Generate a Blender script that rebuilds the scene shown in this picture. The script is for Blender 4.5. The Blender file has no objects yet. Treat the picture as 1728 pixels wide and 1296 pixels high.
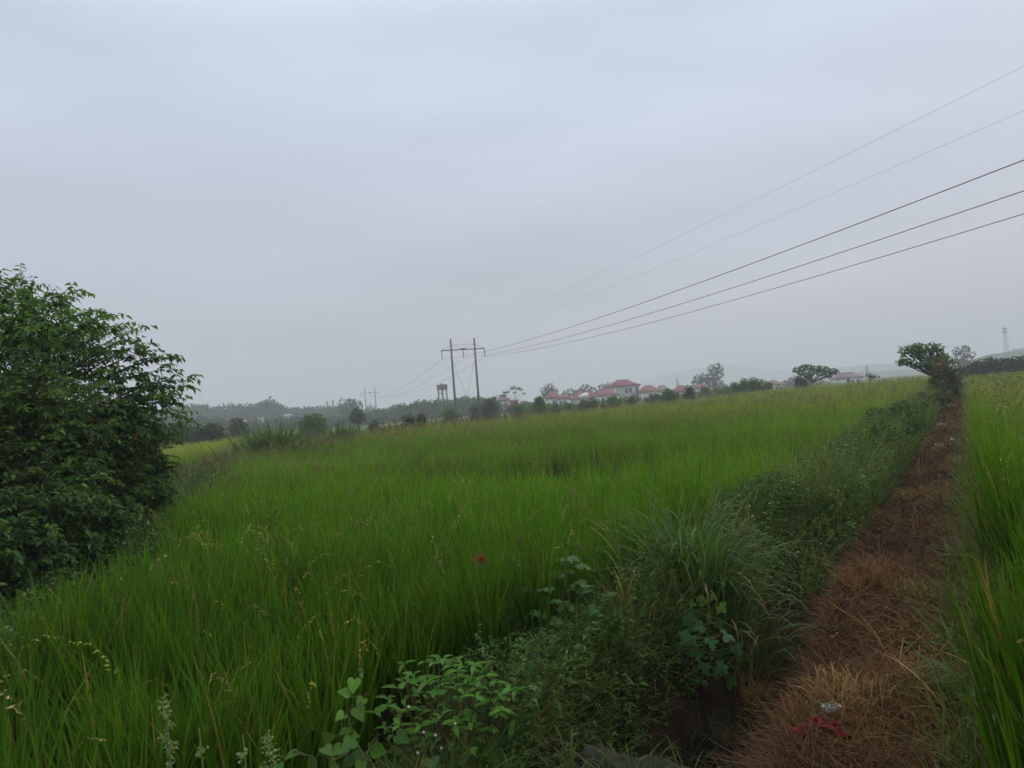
import bpy, math
import numpy as np

# ------------------------------------------------------------------ camera, sky, sun, exposure
SC = bpy.context.scene
COL = SC.collection
R = math.radians
EYE, FPX, ROLL, PITCH = 1.6, 1248.0, R(4.4), R(1.6)

cam_d = bpy.data.cameras.new("camera")
cam = bpy.data.objects.new("camera", cam_d)
COL.objects.link(cam)
cam_d.sensor_width = 36.0
cam_d.lens = 26.0
cam_d.clip_start = 0.05
cam_d.clip_end = 12000
cam.location = (0, 0, EYE)
from mathutils import Matrix, Vector
# look along +Y, pitched up a little, rolled clockwise so the world leans left
cam.matrix_world = (Matrix.Translation((0, 0, EYE)) @ Matrix.Rotation(R(90) + PITCH, 4, 'X')
                    @ Matrix.Rotation(-ROLL, 4, 'Z'))
SC.camera = cam

SUN_EL, SUN_AZ = R(42), R(60)          # azimuth clockwise from +Y
world = bpy.data.worlds.new("World")
SC.world = world
world.use_nodes = True
wn, wl = world.node_tree.nodes, world.node_tree.links
wn.clear()
def wnode(t, **k):
    n = wn.new(t)
    for a, b in k.items():
        setattr(n, a, b)
    return n
wout = wnode('ShaderNodeOutputWorld')
bg = wnode('ShaderNodeBackground'); bg.inputs['Strength'].default_value = 0.1
sky = wnode('ShaderNodeTexSky', sky_type='NISHITA')
sky.sun_disc = False
sky.sun_elevation = SUN_EL; sky.sun_rotation = SUN_AZ
sky.air_density = 1.5; sky.dust_density = 4.0; sky.ozone_density = 1.5
tc = wnode('ShaderNodeTexCoord')
sep = wnode('ShaderNodeSeparateXYZ')
wl.new(tc.outputs['Generated'], sep.inputs[0])
# overcast deck: dim at the horizon, brighter overhead, faint streaks
ramp = wnode('ShaderNodeValToRGB')
cr = ramp.color_ramp
cr.elements[0].position = 0.0; cr.elements[0].color = (5.3, 5.3, 5.9, 1)
cr.elements[1].position = 1.0; cr.elements[1].color = (13.5, 13.8, 14.4, 1)
e = cr.elements.new(0.22); e.color = (6.1, 6.55, 7.6, 1)
e = cr.elements.new(0.45); e.color = (6.5, 7.45, 8.9, 1)
e = cr.elements.new(0.62); e.color = (9.5, 10.2, 11.3, 1)
wl.new(sep.outputs['Z'], ramp.inputs[0])
mp = wnode('ShaderNodeMapping'); mp.inputs['Scale'].default_value = (1.0, 1.6, 5.0)
mp.inputs['Rotation'].default_value = (0.25, 0.1, 0.5)
wl.new(tc.outputs['Generated'], mp.inputs[0])
nz1 = wnode('ShaderNodeTexNoise'); nz1.inputs['Scale'].default_value = 1.5
nz1.inputs['Detail'].default_value = 7; nz1.inputs['Roughness'].default_value = 0.5
wl.new(mp.outputs[0], nz1.inputs['Vector'])
nr = wnode('ShaderNodeMapRange'); nr.inputs['From Min'].default_value = 0.3; nr.inputs['From Max'].default_value = 0.7
nr.inputs['To Min'].default_value = 0.90; nr.inputs['To Max'].default_value = 1.09
wl.new(nz1.outputs[0], nr.inputs[0])
mul = wnode('ShaderNodeMix', data_type='RGBA', blend_type='MULTIPLY')
mul.inputs[0].default_value = 1.0
wl.new(ramp.outputs[0], mul.inputs[6]); wl.new(nr.outputs[0], mul.inputs[7])
mixs = wnode('ShaderNodeMix', data_type='RGBA'); mixs.inputs[0].default_value = 0.9
wl.new(sky.outputs[0], mixs.inputs[6]); wl.new(mul.outputs[2], mixs.inputs[7])
wl.new(mixs.outputs[2], bg.inputs[0]); wl.new(bg.outputs[0], wout.inputs[0])

sun_d = bpy.data.lights.new("sun", 'SUN')
sun_d.energy = 0.9; sun_d.angle = R(25); sun_d.color = (1.0, 0.95, 0.88)
sun = bpy.data.objects.new("sun", sun_d)
COL.objects.link(sun)
sd = Vector((math.sin(SUN_AZ) * math.cos(SUN_EL), math.cos(SUN_AZ) * math.cos(SUN_EL), math.sin(SUN_EL)))
sun.rotation_euler = sd.to_track_quat('Z', 'Y').to_euler()

vs = SC.view_settings
vs.view_transform = 'Standard'; vs.look = 'None'; vs.exposure = 0.0; vs.gamma = 1.0
cy = SC.cycles
cy.max_bounces = 7; cy.diffuse_bounces = 3; cy.glossy_bounces = 2; cy.transmission_bounces = 4
cy.volume_bounces = 1; cy.transparent_max_bounces = 8
cy.use_denoising = True
cy.use_adaptive_sampling = True; cy.adaptive_threshold = 0.01

# ------------------------------------------------------------------ helpers
rng = np.random.default_rng(11)
SA, CA = math.sin(R(31.6)), math.cos(R(31.6))          # the path's heading

def U(a, b, n=None): return rng.uniform(a, b, n)
def ss(a, b, x):
    t = np.clip((np.asarray(x, float) - a) / (b - a), 0, 1)
    return t * t * (3 - 2 * t)
def xy2uv(x, y): return x * SA + y * CA, x * CA - y * SA
def uv2xy(u, v): return u * SA + v * CA, u * CA - v * SA
def wob(x, y, f, s=0.0):
    """smooth wandering value in about -1..1"""
    return (np.sin(x * f + 1.7 * s + 1.3 * np.sin(y * f * .73 + s)) * .5
            + np.sin(y * f * 1.21 + 2.9 * s + 1.1 * np.sin(x * f * .61 - s)) * .5)
def edge_y(x): return np.interp(x, [-13, -11.8, 0, 10, 40, 90], [37, 55, 72, 82, 104, 112])
def H(x, y):
    """height of the ground"""
    x = np.asarray(x, float); y = np.asarray(y, float)
    u, v = xy2uv(x, y)
    z = -0.32 + 0.5 * ss(45, 95, u) * ss(6, 38, x)
    ey = edge_y(x)
    z = z - 1.0 * ss(2, 30, y - np.where(x < -13, 84, ey)) * ss(-60, 20, v + 200)
    left = -1.5 - .32 * y
    z = z - 0.32 * ss(1, 10, left - x) * ss(14, 34, y)
    z = z + 0.25 * ss(0.2, 1.2, left - x) * (1 - ss(12, 30, y))      # the bushy bank on the left
    z = z + 1.5 * ss(150, 420, y) + 0.02 * wob(x, y, .9, 1) * ss(2, 4, np.abs(v))
    # bund with path, ditch and weedy bank, running along u
    k = ss(1.0, 1.9, u) * (1 - ss(55, 80, u))
    w = wob(u, u * 0, 1.1, 3) * .08
    lip = .26 * np.exp(-((u - 5.4) / .8) ** 2) + .04 * np.sin(u * 3.1)
    lipr = .13 * (1 - ss(4.2, 6, u))
    bund = np.interp(v - lip * (v < -1.5) - lipr * ((v > -1.4) & (v < 0)), [-2.6, -2.25, -1.95, -1.85, -1.7, -1.2, -1.1, -0.93, 0.25, 0.6],
                     [0, .28, .32, .18, -.26, -.3, -.1, .31, .32, 0])
    bund2 = np.interp(v, [-2.35, -2.0, -1.6, -1.05, 0.25, 0.6], [0, .28, .3, .31, .32, 0])
    d = ss(2.85, 3.05, u) * (1 - ss(8.0, 9.5, u))                    # ditch open only near the camera
    z = z + k * (bund * d + bund2 * (1 - d))
    near = (1 - ss(1.0, 1.9, u)) * ss(-2.6, -1.6, v) * (1 - ss(3, 5, np.abs(v)))
    z = z + near * .30
    z = z + .022 * wob(x, y, 6.3, 2) * (np.abs(v) < 4) * (u < 40)
    return z

class MB:
    """collects vertices, faces and a colour per vertex, and links them as ONE mesh object"""
    def __init__(self): self.v, self.q, self.t, self.c, self.n = [], [], [], [], 0
    def add(self, v, q=None, t=None, c=(.5, .5, .5)):
        v = np.asarray(v, float).reshape(-1, 3)
        if q is not None and len(q): self.q.append(np.asarray(q, int).reshape(-1, 4) + self.n)
        if t is not None and len(t): self.t.append(np.asarray(t, int).reshape(-1, 3) + self.n)
        c = np.asarray(c, float)
        if c.ndim == 1: c = np.broadcast_to(c, (len(v), 3))
        self.v.append(v); self.c.append(c.reshape(-1, 3)); self.n += len(v)
    def build(self, name, mat, parent=None, smooth=False, origin=None):
        v = np.concatenate(self.v); c = np.concatenate(self.c)
        q = np.concatenate(self.q) if self.q else np.zeros((0, 4), int)
        t = np.concatenate(self.t) if self.t else np.zeros((0, 3), int)
        off = np.zeros(3)
        if parent is not None: off = np.array(parent['_w'] if '_w' in parent else parent.parent['_w'], float)
        elif origin is not None: off = np.array(origin, float)
        v = v - off
        me = bpy.data.meshes.new(name)
        me.vertices.add(len(v)); me.vertices.foreach_set('co', v.astype(np.float32).ravel())
        nl = 4 * len(q) + 3 * len(t)
        me.loops.add(nl)
        me.loops.foreach_set('vertex_index', np.concatenate([q.ravel(), t.ravel()]).astype(np.int32))
        me.polygons.add(len(q) + len(t))
        st = np.concatenate([np.arange(len(q)) * 4, 4 * len(q) + np.arange(len(t)) * 3])
        me.polygons.foreach_set('loop_start', st.astype(np.int32))
        if smooth: me.polygons.foreach_set('use_smooth', np.ones(len(st), bool))
        a = me.color_attributes.new('Col', 'FLOAT_COLOR', 'POINT')
        a.data.foreach_set('color', np.concatenate([c, np.ones((len(c), 1))], 1).astype(np.float32).ravel())
        me.update(calc_edges=True); me.validate()
        if mat: me.materials.append(mat)
        o = bpy.data.objects.new(name, me)
        COL.objects.link(o)
        if parent is not None:
            o.parent = parent
        elif origin is not None:
            o.location = origin
        return o

def tag(o, label=None, cat=None, group=None, kind=None):
    if label: o['label'] = label
    if cat: o['category'] = cat
    if group: o['group'] = group
    if kind: o['kind'] = kind
    return o
def thing(name, label, cat, loc, group=None):
    o = bpy.data.objects.new(name, None)
    o.empty_display_size = 0.2
    COL.objects.link(o)
    o.location = loc
    o['_w'] = [float(k) for k in loc]
    return tag(o, label, cat, group)

def ray(px, py):
    """direction (y = 1) through a pixel of the 1728 x 1296 photograph"""
    dx, dy = px - 864, 648 - py
    c, s = math.cos(ROLL), math.sin(ROLL)
    X, Z = dx * c + dy * s, -dx * s + dy * c
    c, s = math.cos(PITCH), math.sin(PITCH)
    y, z = FPX * c - Z * s, FPX * s + Z * c
    return np.array([X / y, 1.0, z / y])
def at(px, py, D): return ray(px, py) * D + np.array([0, 0, EYE])
def on_ground(px, py):
    """where the sight line of a pixel meets the ground"""
    d = ray(px, py)
    for D in np.arange(1.2, 140, .02):
        p = d * D + np.array([0, 0, EYE])
        if p[2] <= H(p[0], p[1]): return p
    return p
def gz(x, y, up=0.0): return np.array([x, y, float(H(x, y)) + up])

# ------------------------------------------------------------------ materials
def new_mat(name):
    m = bpy.data.materials.new(name); m.use_nodes = True
    n, l = m.node_tree.nodes, m.node_tree.links
    return m, n, l, n['Principled BSDF'], n['Material Output']
def plant_mat(name, rough=.5, spec=.3, trans=.3, tgain=1.25):
    m, n, l, p, out = new_mat(name)
    a = n.new('ShaderNodeAttribute'); a.attribute_name = 'Col'
    no = n.new('ShaderNodeTexNoise'); no.inputs['Scale'].default_value = 9; no.inputs['Detail'].default_value = 3
    geo = n.new('ShaderNodeNewGeometry'); l.new(geo.outputs['Position'], no.inputs['Vector'])
    mr = n.new('ShaderNodeMapRange'); mr.inputs[1].default_value = .3; mr.inputs[2].default_value = .7
    mr.inputs[3].default_value = .78; mr.inputs[4].default_value = 1.22
    l.new(no.outputs[0], mr.inputs[0])
    mx = n.new('ShaderNodeMix'); mx.data_type = 'RGBA'; mx.blend_type = 'MULTIPLY'; mx.inputs[0].default_value = 1
    l.new(a.outputs['Color'], mx.inputs[6]); l.new(mr.outputs[0], mx.inputs[7])
    l.new(mx.outputs[2], p.inputs['Base Color'])
    p.inputs['Roughness'].default_value = rough
    p.inputs['Specular IOR Level'].default_value = spec
    if trans > 0:
        t = n.new('ShaderNodeBsdfTranslucent')
        g = n.new('ShaderNodeMix'); g.data_type = 'RGBA'; g.blend_type = 'MULTIPLY'; g.inputs[0].default_value = 1
        g.inputs[7].default_value = (tgain * 1.15, tgain * 1.1, tgain * .55, 1)
        l.new(mx.outputs[2], g.inputs[6]); l.new(g.outputs[2], t.inputs[0])
        ms = n.new('ShaderNodeMixShader'); ms.inputs[0].default_value = trans
        l.new(p.outputs[0], ms.inputs[1]); l.new(t.outputs[0], ms.inputs[2]); l.new(ms.outputs[0], out.inputs[0])
    return m
M_RICE = plant_mat('rice_leaf', .55, .12, .36, 1.4)
M_LEAF = plant_mat('leaf', .55, .14, .30, 1.3)
M_DRY = plant_mat('dry_straw', .75, .15, .12, 1.0)
M_BARK = plant_mat('bark', .85, .1, 0)
def solid(name, rgb, rough=.8, spec=.2, nscale=6., var=.2, bump=0., metal=0.):
    m, n, l, p, out = new_mat(name)
    no = n.new('ShaderNodeTexNoise'); no.inputs['Scale'].default_value = nscale; no.inputs['Detail'].default_value = 6
    tcd = n.new('ShaderNodeTexCoord'); l.new(tcd.outputs['Object'], no.inputs['Vector'])
    rp = n.new('ShaderNodeValToRGB')
    rp.color_ramp.elements[0].position = .3; rp.color_ramp.elements[1].position = .7
    rp.color_ramp.elements[0].color = tuple(c * (1 - var) for c in rgb) + (1,)
    rp.color_ramp.elements[1].color = tuple(min(1, c * (1 + var)) for c in rgb) + (1,)
    l.new(no.outputs[0], rp.inputs[0]); l.new(rp.outputs[0], p.inputs['Base Color'])
    p.inputs['Roughness'].default_value = rough; p.inputs['Specular IOR Level'].default_value = spec
    p.inputs['Metallic'].default_value = metal
    if bump:
        b = n.new('ShaderNodeBump'); b.inputs['Strength'].default_value = bump; b.inputs['Distance'].default_value = .02
        l.new(no.outputs[0], b.inputs['Height']); l.new(b.outputs[0], p.inputs['Normal'])
    return m
M_CONC = solid('weathered_concrete', (.27, .26, .24), .9, .15, 9, .3, .5)
M_MOSS = solid('mossy_concrete', (.032, .031, .024), .95, .03, 22, .7, .9)
M_POLE = solid('pole_concrete', (.17, .165, .16), .85, .15, 2, .15)
M_STEEL = solid('dull_steel', (.12, .125, .13), .6, .3, 5, .2, 0, .4)
M_WIRE = solid('wire', (.10, .10, .11), .6, .3, 5, .1)
M_INS = solid('insulator', (.12, .10, .09), .35, .5, 5, .1)
M_WALLW = solid('white_render', (.74, .73, .70), .85, .2, .6, .08)
M_WALLG = solid('grey_green_render', (.42, .45, .42), .85, .2, .6, .1)
M_WALLR = solid('red_render', (.33, .10, .10), .85, .2, .6, .12)
M_ROOF = solid('red_tile', (.20, .085, .08), .8, .2, 1.2, .18)
M_ROOFP = solid('plum_tile', (.19, .065, .08), .8, .2, 1.2, .18)
M_ROOFG = solid('grey_tile', (.17, .12, .115), .8, .2, 1.2, .18)
M_GLASS = solid('dark_window', (.05, .055, .06), .2, .5, 1, .1)
M_CLOTH = solid('red_cloth', (.21, .020, .034), .9, .05, 30, .6, .3)
M_FILM = solid('clear_plastic', (.42, .47, .43), .25, .5, 20, .3)
M_PAPER = solid('white_plastic', (.62, .62, .60), .6, .3, 20, .15)
M_YEL = solid('yellow_plastic', (.65, .48, .08), .5, .4, 20, .15)

def ground_mat():
    m, n, l, p, out = new_mat('soil_and_turf')
    tcd = n.new('ShaderNodeTexCoord')
    a = n.new('ShaderNodeTexNoise'); a.inputs['Scale'].default_value = .05; a.inputs['Detail'].default_value = 8
    b = n.new('ShaderNodeTexNoise'); b.inputs['Scale'].default_value = 3.0; b.inputs['Detail'].default_value = 8
    l.new(tcd.outputs['Object'], a.inputs[0]); l.new(tcd.outputs['Object'], b.inputs[0])
    at_ = n.new('ShaderNodeAttribute'); at_.attribute_name = 'Col'
    r1 = n.new('ShaderNodeValToRGB'); e = r1.color_ramp.elements
    e[0].position = .35; e[0].color = (.055, .105, .020, 1); e[1].position = .65; e[1].color = (.135, .165, .040, 1)
    l.new(a.outputs[0], r1.inputs[0])
    r2 = n.new('ShaderNodeValToRGB'); e = r2.color_ramp.elements
    e[0].position = .3; e[0].color = (.009, .007, .005, 1); e[1].position = .72; e[1].color = (.034, .025, .015, 1)
    l.new(b.outputs[0], r2.inputs[0])
    mx = n.new('ShaderNodeMix'); mx.data_type = 'RGBA'
    sp = n.new('ShaderNodeSeparateColor'); l.new(at_.outputs['Color'], sp.inputs[0])
    l.new(sp.outputs[0], mx.inputs[0]); l.new(r2.outputs[0], mx.inputs[6]); l.new(r1.outputs[0], mx.inputs[7])
    l.new(mx.outputs[2], p.inputs['Base Color'])
    p.inputs['Roughness'].default_value = .95; p.inputs['Specular IOR Level'].default_value = 0
    bp = n.new('ShaderNodeBump'); bp.inputs['Strength'].default_value = .6; bp.inputs['Distance'].default_value = .05
    l.new(b.outputs[0], bp.inputs['Height']); l.new(bp.outputs[0], p.inputs['Normal'])
    return m
M_GROUND = ground_mat()
M_PATH = solid('trodden_earth', (.038, .021, .010), .95, 0, 7, .6, .8)
def water_mat():
    m, n, l, p, out = new_mat('ditch_water')
    p.inputs['Base Color'].default_value = (.010, .010, .007, 1)
    p.inputs['Roughness'].default_value = .1; p.inputs['Specular IOR Level'].default_value = .25
    no = n.new('ShaderNodeTexNoise'); no.inputs['Scale'].default_value = 12
    bp = n.new('ShaderNodeBump'); bp.inputs['Strength'].default_value = .08
    l.new(no.outputs[0], bp.inputs['Height']); l.new(bp.outputs[0], p.inputs['Normal'])
    return m
M_WATER = water_mat()
def hill_mat(name, a, b, sc):
    m = solid(name, a, .95, .05, sc, .3)
    e = m.node_tree.nodes['Color Ramp'].color_ramp.elements
    e[0].color = a + (1,); e[1].color = b + (1,)
    return m
M_HILL = hill_mat('wooded_hill', (.018, .032, .012), (.05, .075, .025), .12)

# ------------------------------------------------------------------ ground, path, ditch water, hills
def axis(lo, hi, d, far, g):
    c = list(np.arange(lo, hi + 1e-6, d)); s = d; x = c[-1]
    while x < far: s *= g; x += s; c.append(x)
    s = d; x = c[0]; pre = []
    while x > -far: s *= g; x -= s; pre.append(x)
    return np.array(pre[::-1] + c)
def sheet(uc, vc, dz=0.0):
    uu, vv = np.meshgrid(uc, vc, indexing='ij')
    x, y = uv2xy(uu, vv)
    z = H(x, y) + dz
    n, k = uu.shape
    i = np.arange(n * k).reshape(n, k)
    q = np.stack([i[:-1, :-1], i[:-1, 1:], i[1:, 1:], i[1:, :-1]], -1)[..., ::-1].reshape(-1, 4)
    return np.stack([x, y, z], -1).reshape(-1, 3), q
mb = MB()
v_, q_ = sheet(axis(-2, 13, .1, 2450, 1.06), axis(-4, 2, .07, 2450, 1.07))
u_, w_ = xy2uv(v_[:, 0], v_[:, 1])
ey_ = edge_y(v_[:, 0])
soil = 1 - ss(20, 50, v_[:, 1]); soil = np.maximum(soil, ((v_[:, 1] < ey_ + 2) & (v_[:, 1] > 0)) * .6)
mb.add(v_, q_, None, np.stack([1 - soil] * 3, -1))
tag(mb.build('ground', M_GROUND, smooth=True), kind='structure')
mb = MB()
vv = np.arange(-.85, .36, .05)
v_, q_ = sheet(np.arange(1.2, 62, .08), vv, .006)
mb.add(v_, q_)
tag(mb.build('path', M_PATH, smooth=True), kind='structure')
mb = MB()
uu = np.linspace(2.95, 4.5, 20); vv = np.linspace(-1.9, -1.13, 4)
a_, b_ = np.meshgrid(uu, vv, indexing='ij'); x_, y_ = uv2xy(a_, b_)
i_ = np.arange(80).reshape(20, 4)
mb.add(np.stack([x_, y_, x_ * 0 - .545], -1), np.stack([i_[:-1, :-1], i_[1:, :-1], i_[1:, 1:], i_[:-1, 1:]], -1))
tag(mb.build('water', M_WATER), kind='structure')

def hill(name, D, prof, depth, amp, fr, seed, base=-3.0):
    """ridge whose skyline passes the (pixel x, pixel y) points at distance D"""
    px = [p[0] for p in prof]; P = np.array([at(a, b, D) for a, b in prof])
    n = 160
    X = np.linspace(P[0, 0], P[-1, 0], n); Z = np.interp(X, P[:, 0], P[:, 2])
    rows = []
    for t in np.linspace(-1, 1, 22):
        sh = np.cos(t * math.pi / 2) ** 1.3
        y = D + t * depth
        bump = amp * (wob(X, X * 0 + y, fr, seed) + .6 * wob(X, X * 0 + y, fr * 2.7, seed + 3))
        rows.append(np.stack([X, X * 0 + y, base + (Z - base + bump) * sh], -1))
    v = np.stack(rows)
    i = np.arange(22 * n).reshape(22, n)
    q = np.stack([i[:-1, :-1], i[:-1, 1:], i[1:, 1:], i[1:, :-1]], -1)
    mb = MB(); mb.add(v, q)
    return tag(mb.build(name, M_HILL, smooth=True), kind='structure')
hill('hills', 2420, [(1030, 668), (1075, 650), (1110, 634), (1150, 624), (1190, 619), (1230, 615), (1262, 618), (1300, 622),
                    (1340, 626), (1400, 632), (1430, 640)], 130, 3.0, .02, 1)
hill('hills', 1600, [(1320, 648), (1370, 626), (1420, 620), (1470, 616), (1520, 615), (1580, 612), (1640, 606), (1700, 600), (1900, 592)],
     200, 2.0, .03, 2)
hill('hills', 1000, [(1370, 646), (1400, 634), (1450, 628), (1490, 626), (1540, 626), (1580, 623), (1660, 619)], 120, 1.0, .06, 4)
hill('hills', 640, [(1630, 622), (1655, 612), (1675, 601), (1692, 596), (1705, 592), (1722, 590), (1745, 589), (1800, 585), (1900, 596)],
     120, .9, .09, 6)

# ------------------------------------------------------------------ plant geometry
def curve(P, az, L, lean, bend, pw, K):
    s = np.linspace(0, 1, K + 1)
    th = lean[:, None] + bend[:, None] * s[None] ** pw
    tm = (th[:, 1:] + th[:, :-1]) / 2; ds = (L / K)[:, None]
    z0 = np.zeros((len(P), 1))
    h = np.concatenate([z0, np.cumsum(np.sin(tm) * ds, 1)], 1)
    z = np.concatenate([z0, np.cumsum(np.cos(tm) * ds, 1)], 1)
    return P[:, None] + np.stack([h * np.cos(az)[:, None], h * np.sin(az)[:, None], z], -1), th
def arr(a, n): return np.broadcast_to(np.asarray(a, float), (n,)).copy()
def blades(mb, P, az, L, lean, bend, W, K, cb, ct, pw=1.6, twist=1.0, prof=None, cp=1.0):
    P = np.asarray(P, float); N = len(P)
    if N == 0: return None
    az, L, lean, bend, W = (arr(a, N) for a in (az, L, lean, bend, W))
    C, th = curve(P, az, L, lean, bend, pw, K)
    s = np.linspace(0, 1, K + 1)
    pr = np.interp(s, [0, .35, .7, .9, 1], [.55, 1, .8, .4, .04]) if prof is None else np.interp(s, *prof)
    ta = az + math.pi / 2 + U(-twist, twist, N)
    sd = np.stack([np.cos(ta), np.sin(ta), np.zeros(N)], -1)[:, None] * (W[:, None] * pr / 2)[..., None]
    V = np.stack([C - sd, C + sd], 2)
    i = (np.arange(N) * (K + 1) * 2)[:, None] + (np.arange(K) * 2)[None]
    q = np.stack([i, i + 1, i + 3, i + 2], -1).reshape(-1, 4)
    cb = np.broadcast_to(np.asarray(cb, float), (N, 3)); ct = np.broadcast_to(np.asarray(ct, float), (N, 3))
    sc = s ** cp
    c = cb[:, None] * (1 - sc)[None, :, None] + ct[:, None] * sc[None, :, None]
    mb.add(V, q, None, np.repeat(c[:, :, None], 2, 2))
    return C
def unit(a): return a / np.maximum(np.linalg.norm(a, axis=-1, keepdims=True), 1e-9)
def leaves(mb, P, D, Nn, L, W, c, droop=.15, fold=.18, simple=False):
    P = np.asarray(P, float); n = len(P)
    if n == 0: return
    L, W = arr(L, n), arr(W, n)
    D = unit(D); S = unit(np.cross(D, Nn)); Nn = np.cross(S, D)
    c = np.broadcast_to(np.asarray(c, float), (n, 3))
    def pt(a, b, h): return P + D * (L * a)[:, None] + S * (W * b)[:, None] + Nn * (L * h)[:, None]
    if simple:
        V = np.stack([pt(0, 0, 0), pt(.45, -.5, fold), pt(1, 0, -droop), pt(.45, .5, fold)], 1)
        i = np.arange(n)[:, None] * 4
        t = np.concatenate([i + np.array([[0, 1, 2]]), i + np.array([[0, 2, 3]])])
        mb.add(V, None, t, np.repeat(c[:, None], 4, 1))
    else:
        f = fold * .5
        V = np.stack([pt(0, 0, 0), pt(.3, 0, 0), pt(.65, 0, -droop * .4), pt(1, 0, -droop),
                      pt(.28, -.46, f), pt(.65, -.36, f - droop * .45), pt(.28, .46, f), pt(.65, .36, f - droop * .45)], 1)
        i = np.arange(n)[:, None] * 8
        q = np.concatenate([i + np.array([[4, 5, 2, 1]]), i + np.array([[1, 2, 7, 6]])])
        t = np.concatenate([i + np.array([k]) for k in ([0, 4, 1], [0, 1, 6], [5, 3, 2], [2, 3, 7])])
        mb.add(V, q, t, np.repeat(c[:, None], 8, 1))
def outline_leaves(mb, P, D, Nn, size, outline, c, cup=.12):
    """leaf blades with their own outline (heart, palm, lobed), fanned from the middle of the midrib"""
    P = np.asarray(P, float); n = len(P); size = arr(size, n)
    D = unit(D); S = unit(np.cross(D, Nn)); Nn = np.cross(S, D)
    o = np.array(outline, float); m = len(o)
    rr = np.hypot(o[:, 0] - .35, o[:, 1])
    V = P[:, None] + size[:, None, None] * (D[:, None] * o[None, :, 0:1] + S[:, None] * o[None, :, 1:2]
                                            + Nn[:, None] * (np.abs(o[:, 1]) * cup - o[:, 0] ** 2 * .2)[None, :, None])
    ctr = P + D * (size * .35)[:, None]
    V = np.concatenate([V, ctr[:, None]], 1)
    i = np.arange(n)[:, None] * (m + 1)
    t = np.concatenate([i + np.array([[a, (a + 1) % m, m]]) for a in range(m)])
    c = np.broadcast_to(np.asarray(c, float), (n, 3))
    mb.add(V, None, t, np.repeat(c[:, None], m + 1, 1))
def mirror(h): return h + [(x, -y) for x, y in h[::-1] if y > 1e-6]
HEART = mirror([(0, 0), (-.18, .14), (-.2, .32), (-.06, .48), (.18, .5), (.45, .38), (.75, .17), (1, 0)])
PALM = mirror([(0, 0), (-.18, .22), (-.1, .42), (.12, .40), (.22, .68), (.42, .52), (.45, .22), (.72, .26), (1, 0)])
LOBED = mirror([(0, 0), (.12, .06), (.2, .34), (.3, .1), (.42, .38), (.52, .1), (.66, .26), (.74, .07), (1, 0)])
def tube(mb, pts, rad, n=6, c=(.2, .2, .2)):
    pts = np.asarray(pts, float); K = len(pts); rad = arr(rad, K)
    T = unit(np.gradient(pts, axis=0))
    ref = np.where(np.abs(T[:, 2:3]) > .9, np.array([[1., 0, 0]]), np.array([[0, 0, 1.]]))
    A = unit(np.cross(T, ref)); B = np.cross(T, A)
    a = np.linspace(0, 2 * math.pi, n, endpoint=False)
    V = pts[:, None] + rad[:, None, None] * (np.cos(a)[None, :, None] * A[:, None] + np.sin(a)[None, :, None] * B[:, None])
    i = np.arange(K * n).reshape(K, n); j = np.roll(i, -1, 1)
    q = np.stack([i[:-1], j[:-1], j[1:], i[1:]], -1).reshape(-1, 4)
    V = V.reshape(-1, 3)
    V = np.concatenate([V, pts[:1], pts[-1:]])
    t = [(i[0, (k + 1) % n], i[0, k], K * n) for k in range(n)] + [(i[-1, k], i[-1, (k + 1) % n], K * n + 1) for k in range(n)]
    mb.add(V, q, t, c)
def box(mb, lo, hi, c=(.5, .5, .5), rot=None, org=None):
    x0, y0, z0 = lo; x1, y1, z1 = hi
    V = np.array([(x0, y0, z0), (x1, y0, z0), (x1, y1, z0), (x0, y1, z0), (x0, y0, z1), (x1, y0, z1), (x1, y1, z1), (x0, y1, z1)], float)
    if rot is not None:
        cs, sn = math.cos(rot), math.sin(rot); o = np.zeros(3) if org is None else np.asarray(org)
        V = np.stack([V[:, 0] * cs - V[:, 1] * sn, V[:, 0] * sn + V[:, 1] * cs, V[:, 2]], -1) + o
    mb.add(V, [(0, 3, 2, 1), (4, 5, 6, 7), (0, 1, 5, 4), (1, 2, 6, 5), (2, 3, 7, 6), (3, 0, 4, 7)], None, c)
def jit(c, n, a=.2, hue=.12):
    c = np.asarray(c, float)
    return np.clip(c[None] * (1 + U(-a, a, n)[:, None]) * (1 + U(-hue, hue, (n, 3))), 0, 1)
def sph(n):
    d = rng.normal(size=(n, 3)); return unit(d)

# ------------------------------------------------------------------ rice and weeds (uncountable)
def sector(r0, r1, dens, a0=-43, a1=45):
    n = int(dens * (r1 * r1 - r0 * r0) / 2 * R(a1 - a0))
    r = np.sqrt(U(r0 * r0, r1 * r1, n)); a = R(1) * U(a0, a1, n)
    return r * np.sin(a), r * np.cos(a)
HOLLOWS = [(.6, 13.6, 1.5, 1.5), (-.9, 14.6, 1.2, .9), (2.6, 17, 1.4, .7)]
def hollow(x, y):
    h = np.zeros_like(x)
    for a, b, rx, ry in HOLLOWS: h = np.maximum(h, np.exp(-(((x - a) / rx) ** 2 + ((y - b) / ry) ** 2) * 1.2))
    return h
def in_left(x, y):
    u, v = xy2uv(x, y)
    return (v < -2.27 + .10 * wob(u, v, 1.7, 5)) & (x > -1.5 - .32 * y + .25 * wob(x, y, .9, 2)) & (y < edge_y(x)) & (u > .95 + .1 * wob(v, u, 2., 1)) & (((x + .44) / .5) ** 2 + ((y - 3.15) / .7) ** 2 > 1)
def in_far(x, y): return (x < -3.2 - .32 * y) & (x < -14.5) & (y > 26) & (y < 82)
def in_right(x, y):
    u, v = xy2uv(x, y)
    return (v > .13 + .09 * wob(u, v, 1.9, 4)) & (u > 1.5) & (u < 92)
G_LOW = np.array((.014, .036, .004)); G_TIP = np.array((.070, .190, .007)); G_YEL = np.array((.340, .385, .050))
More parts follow.
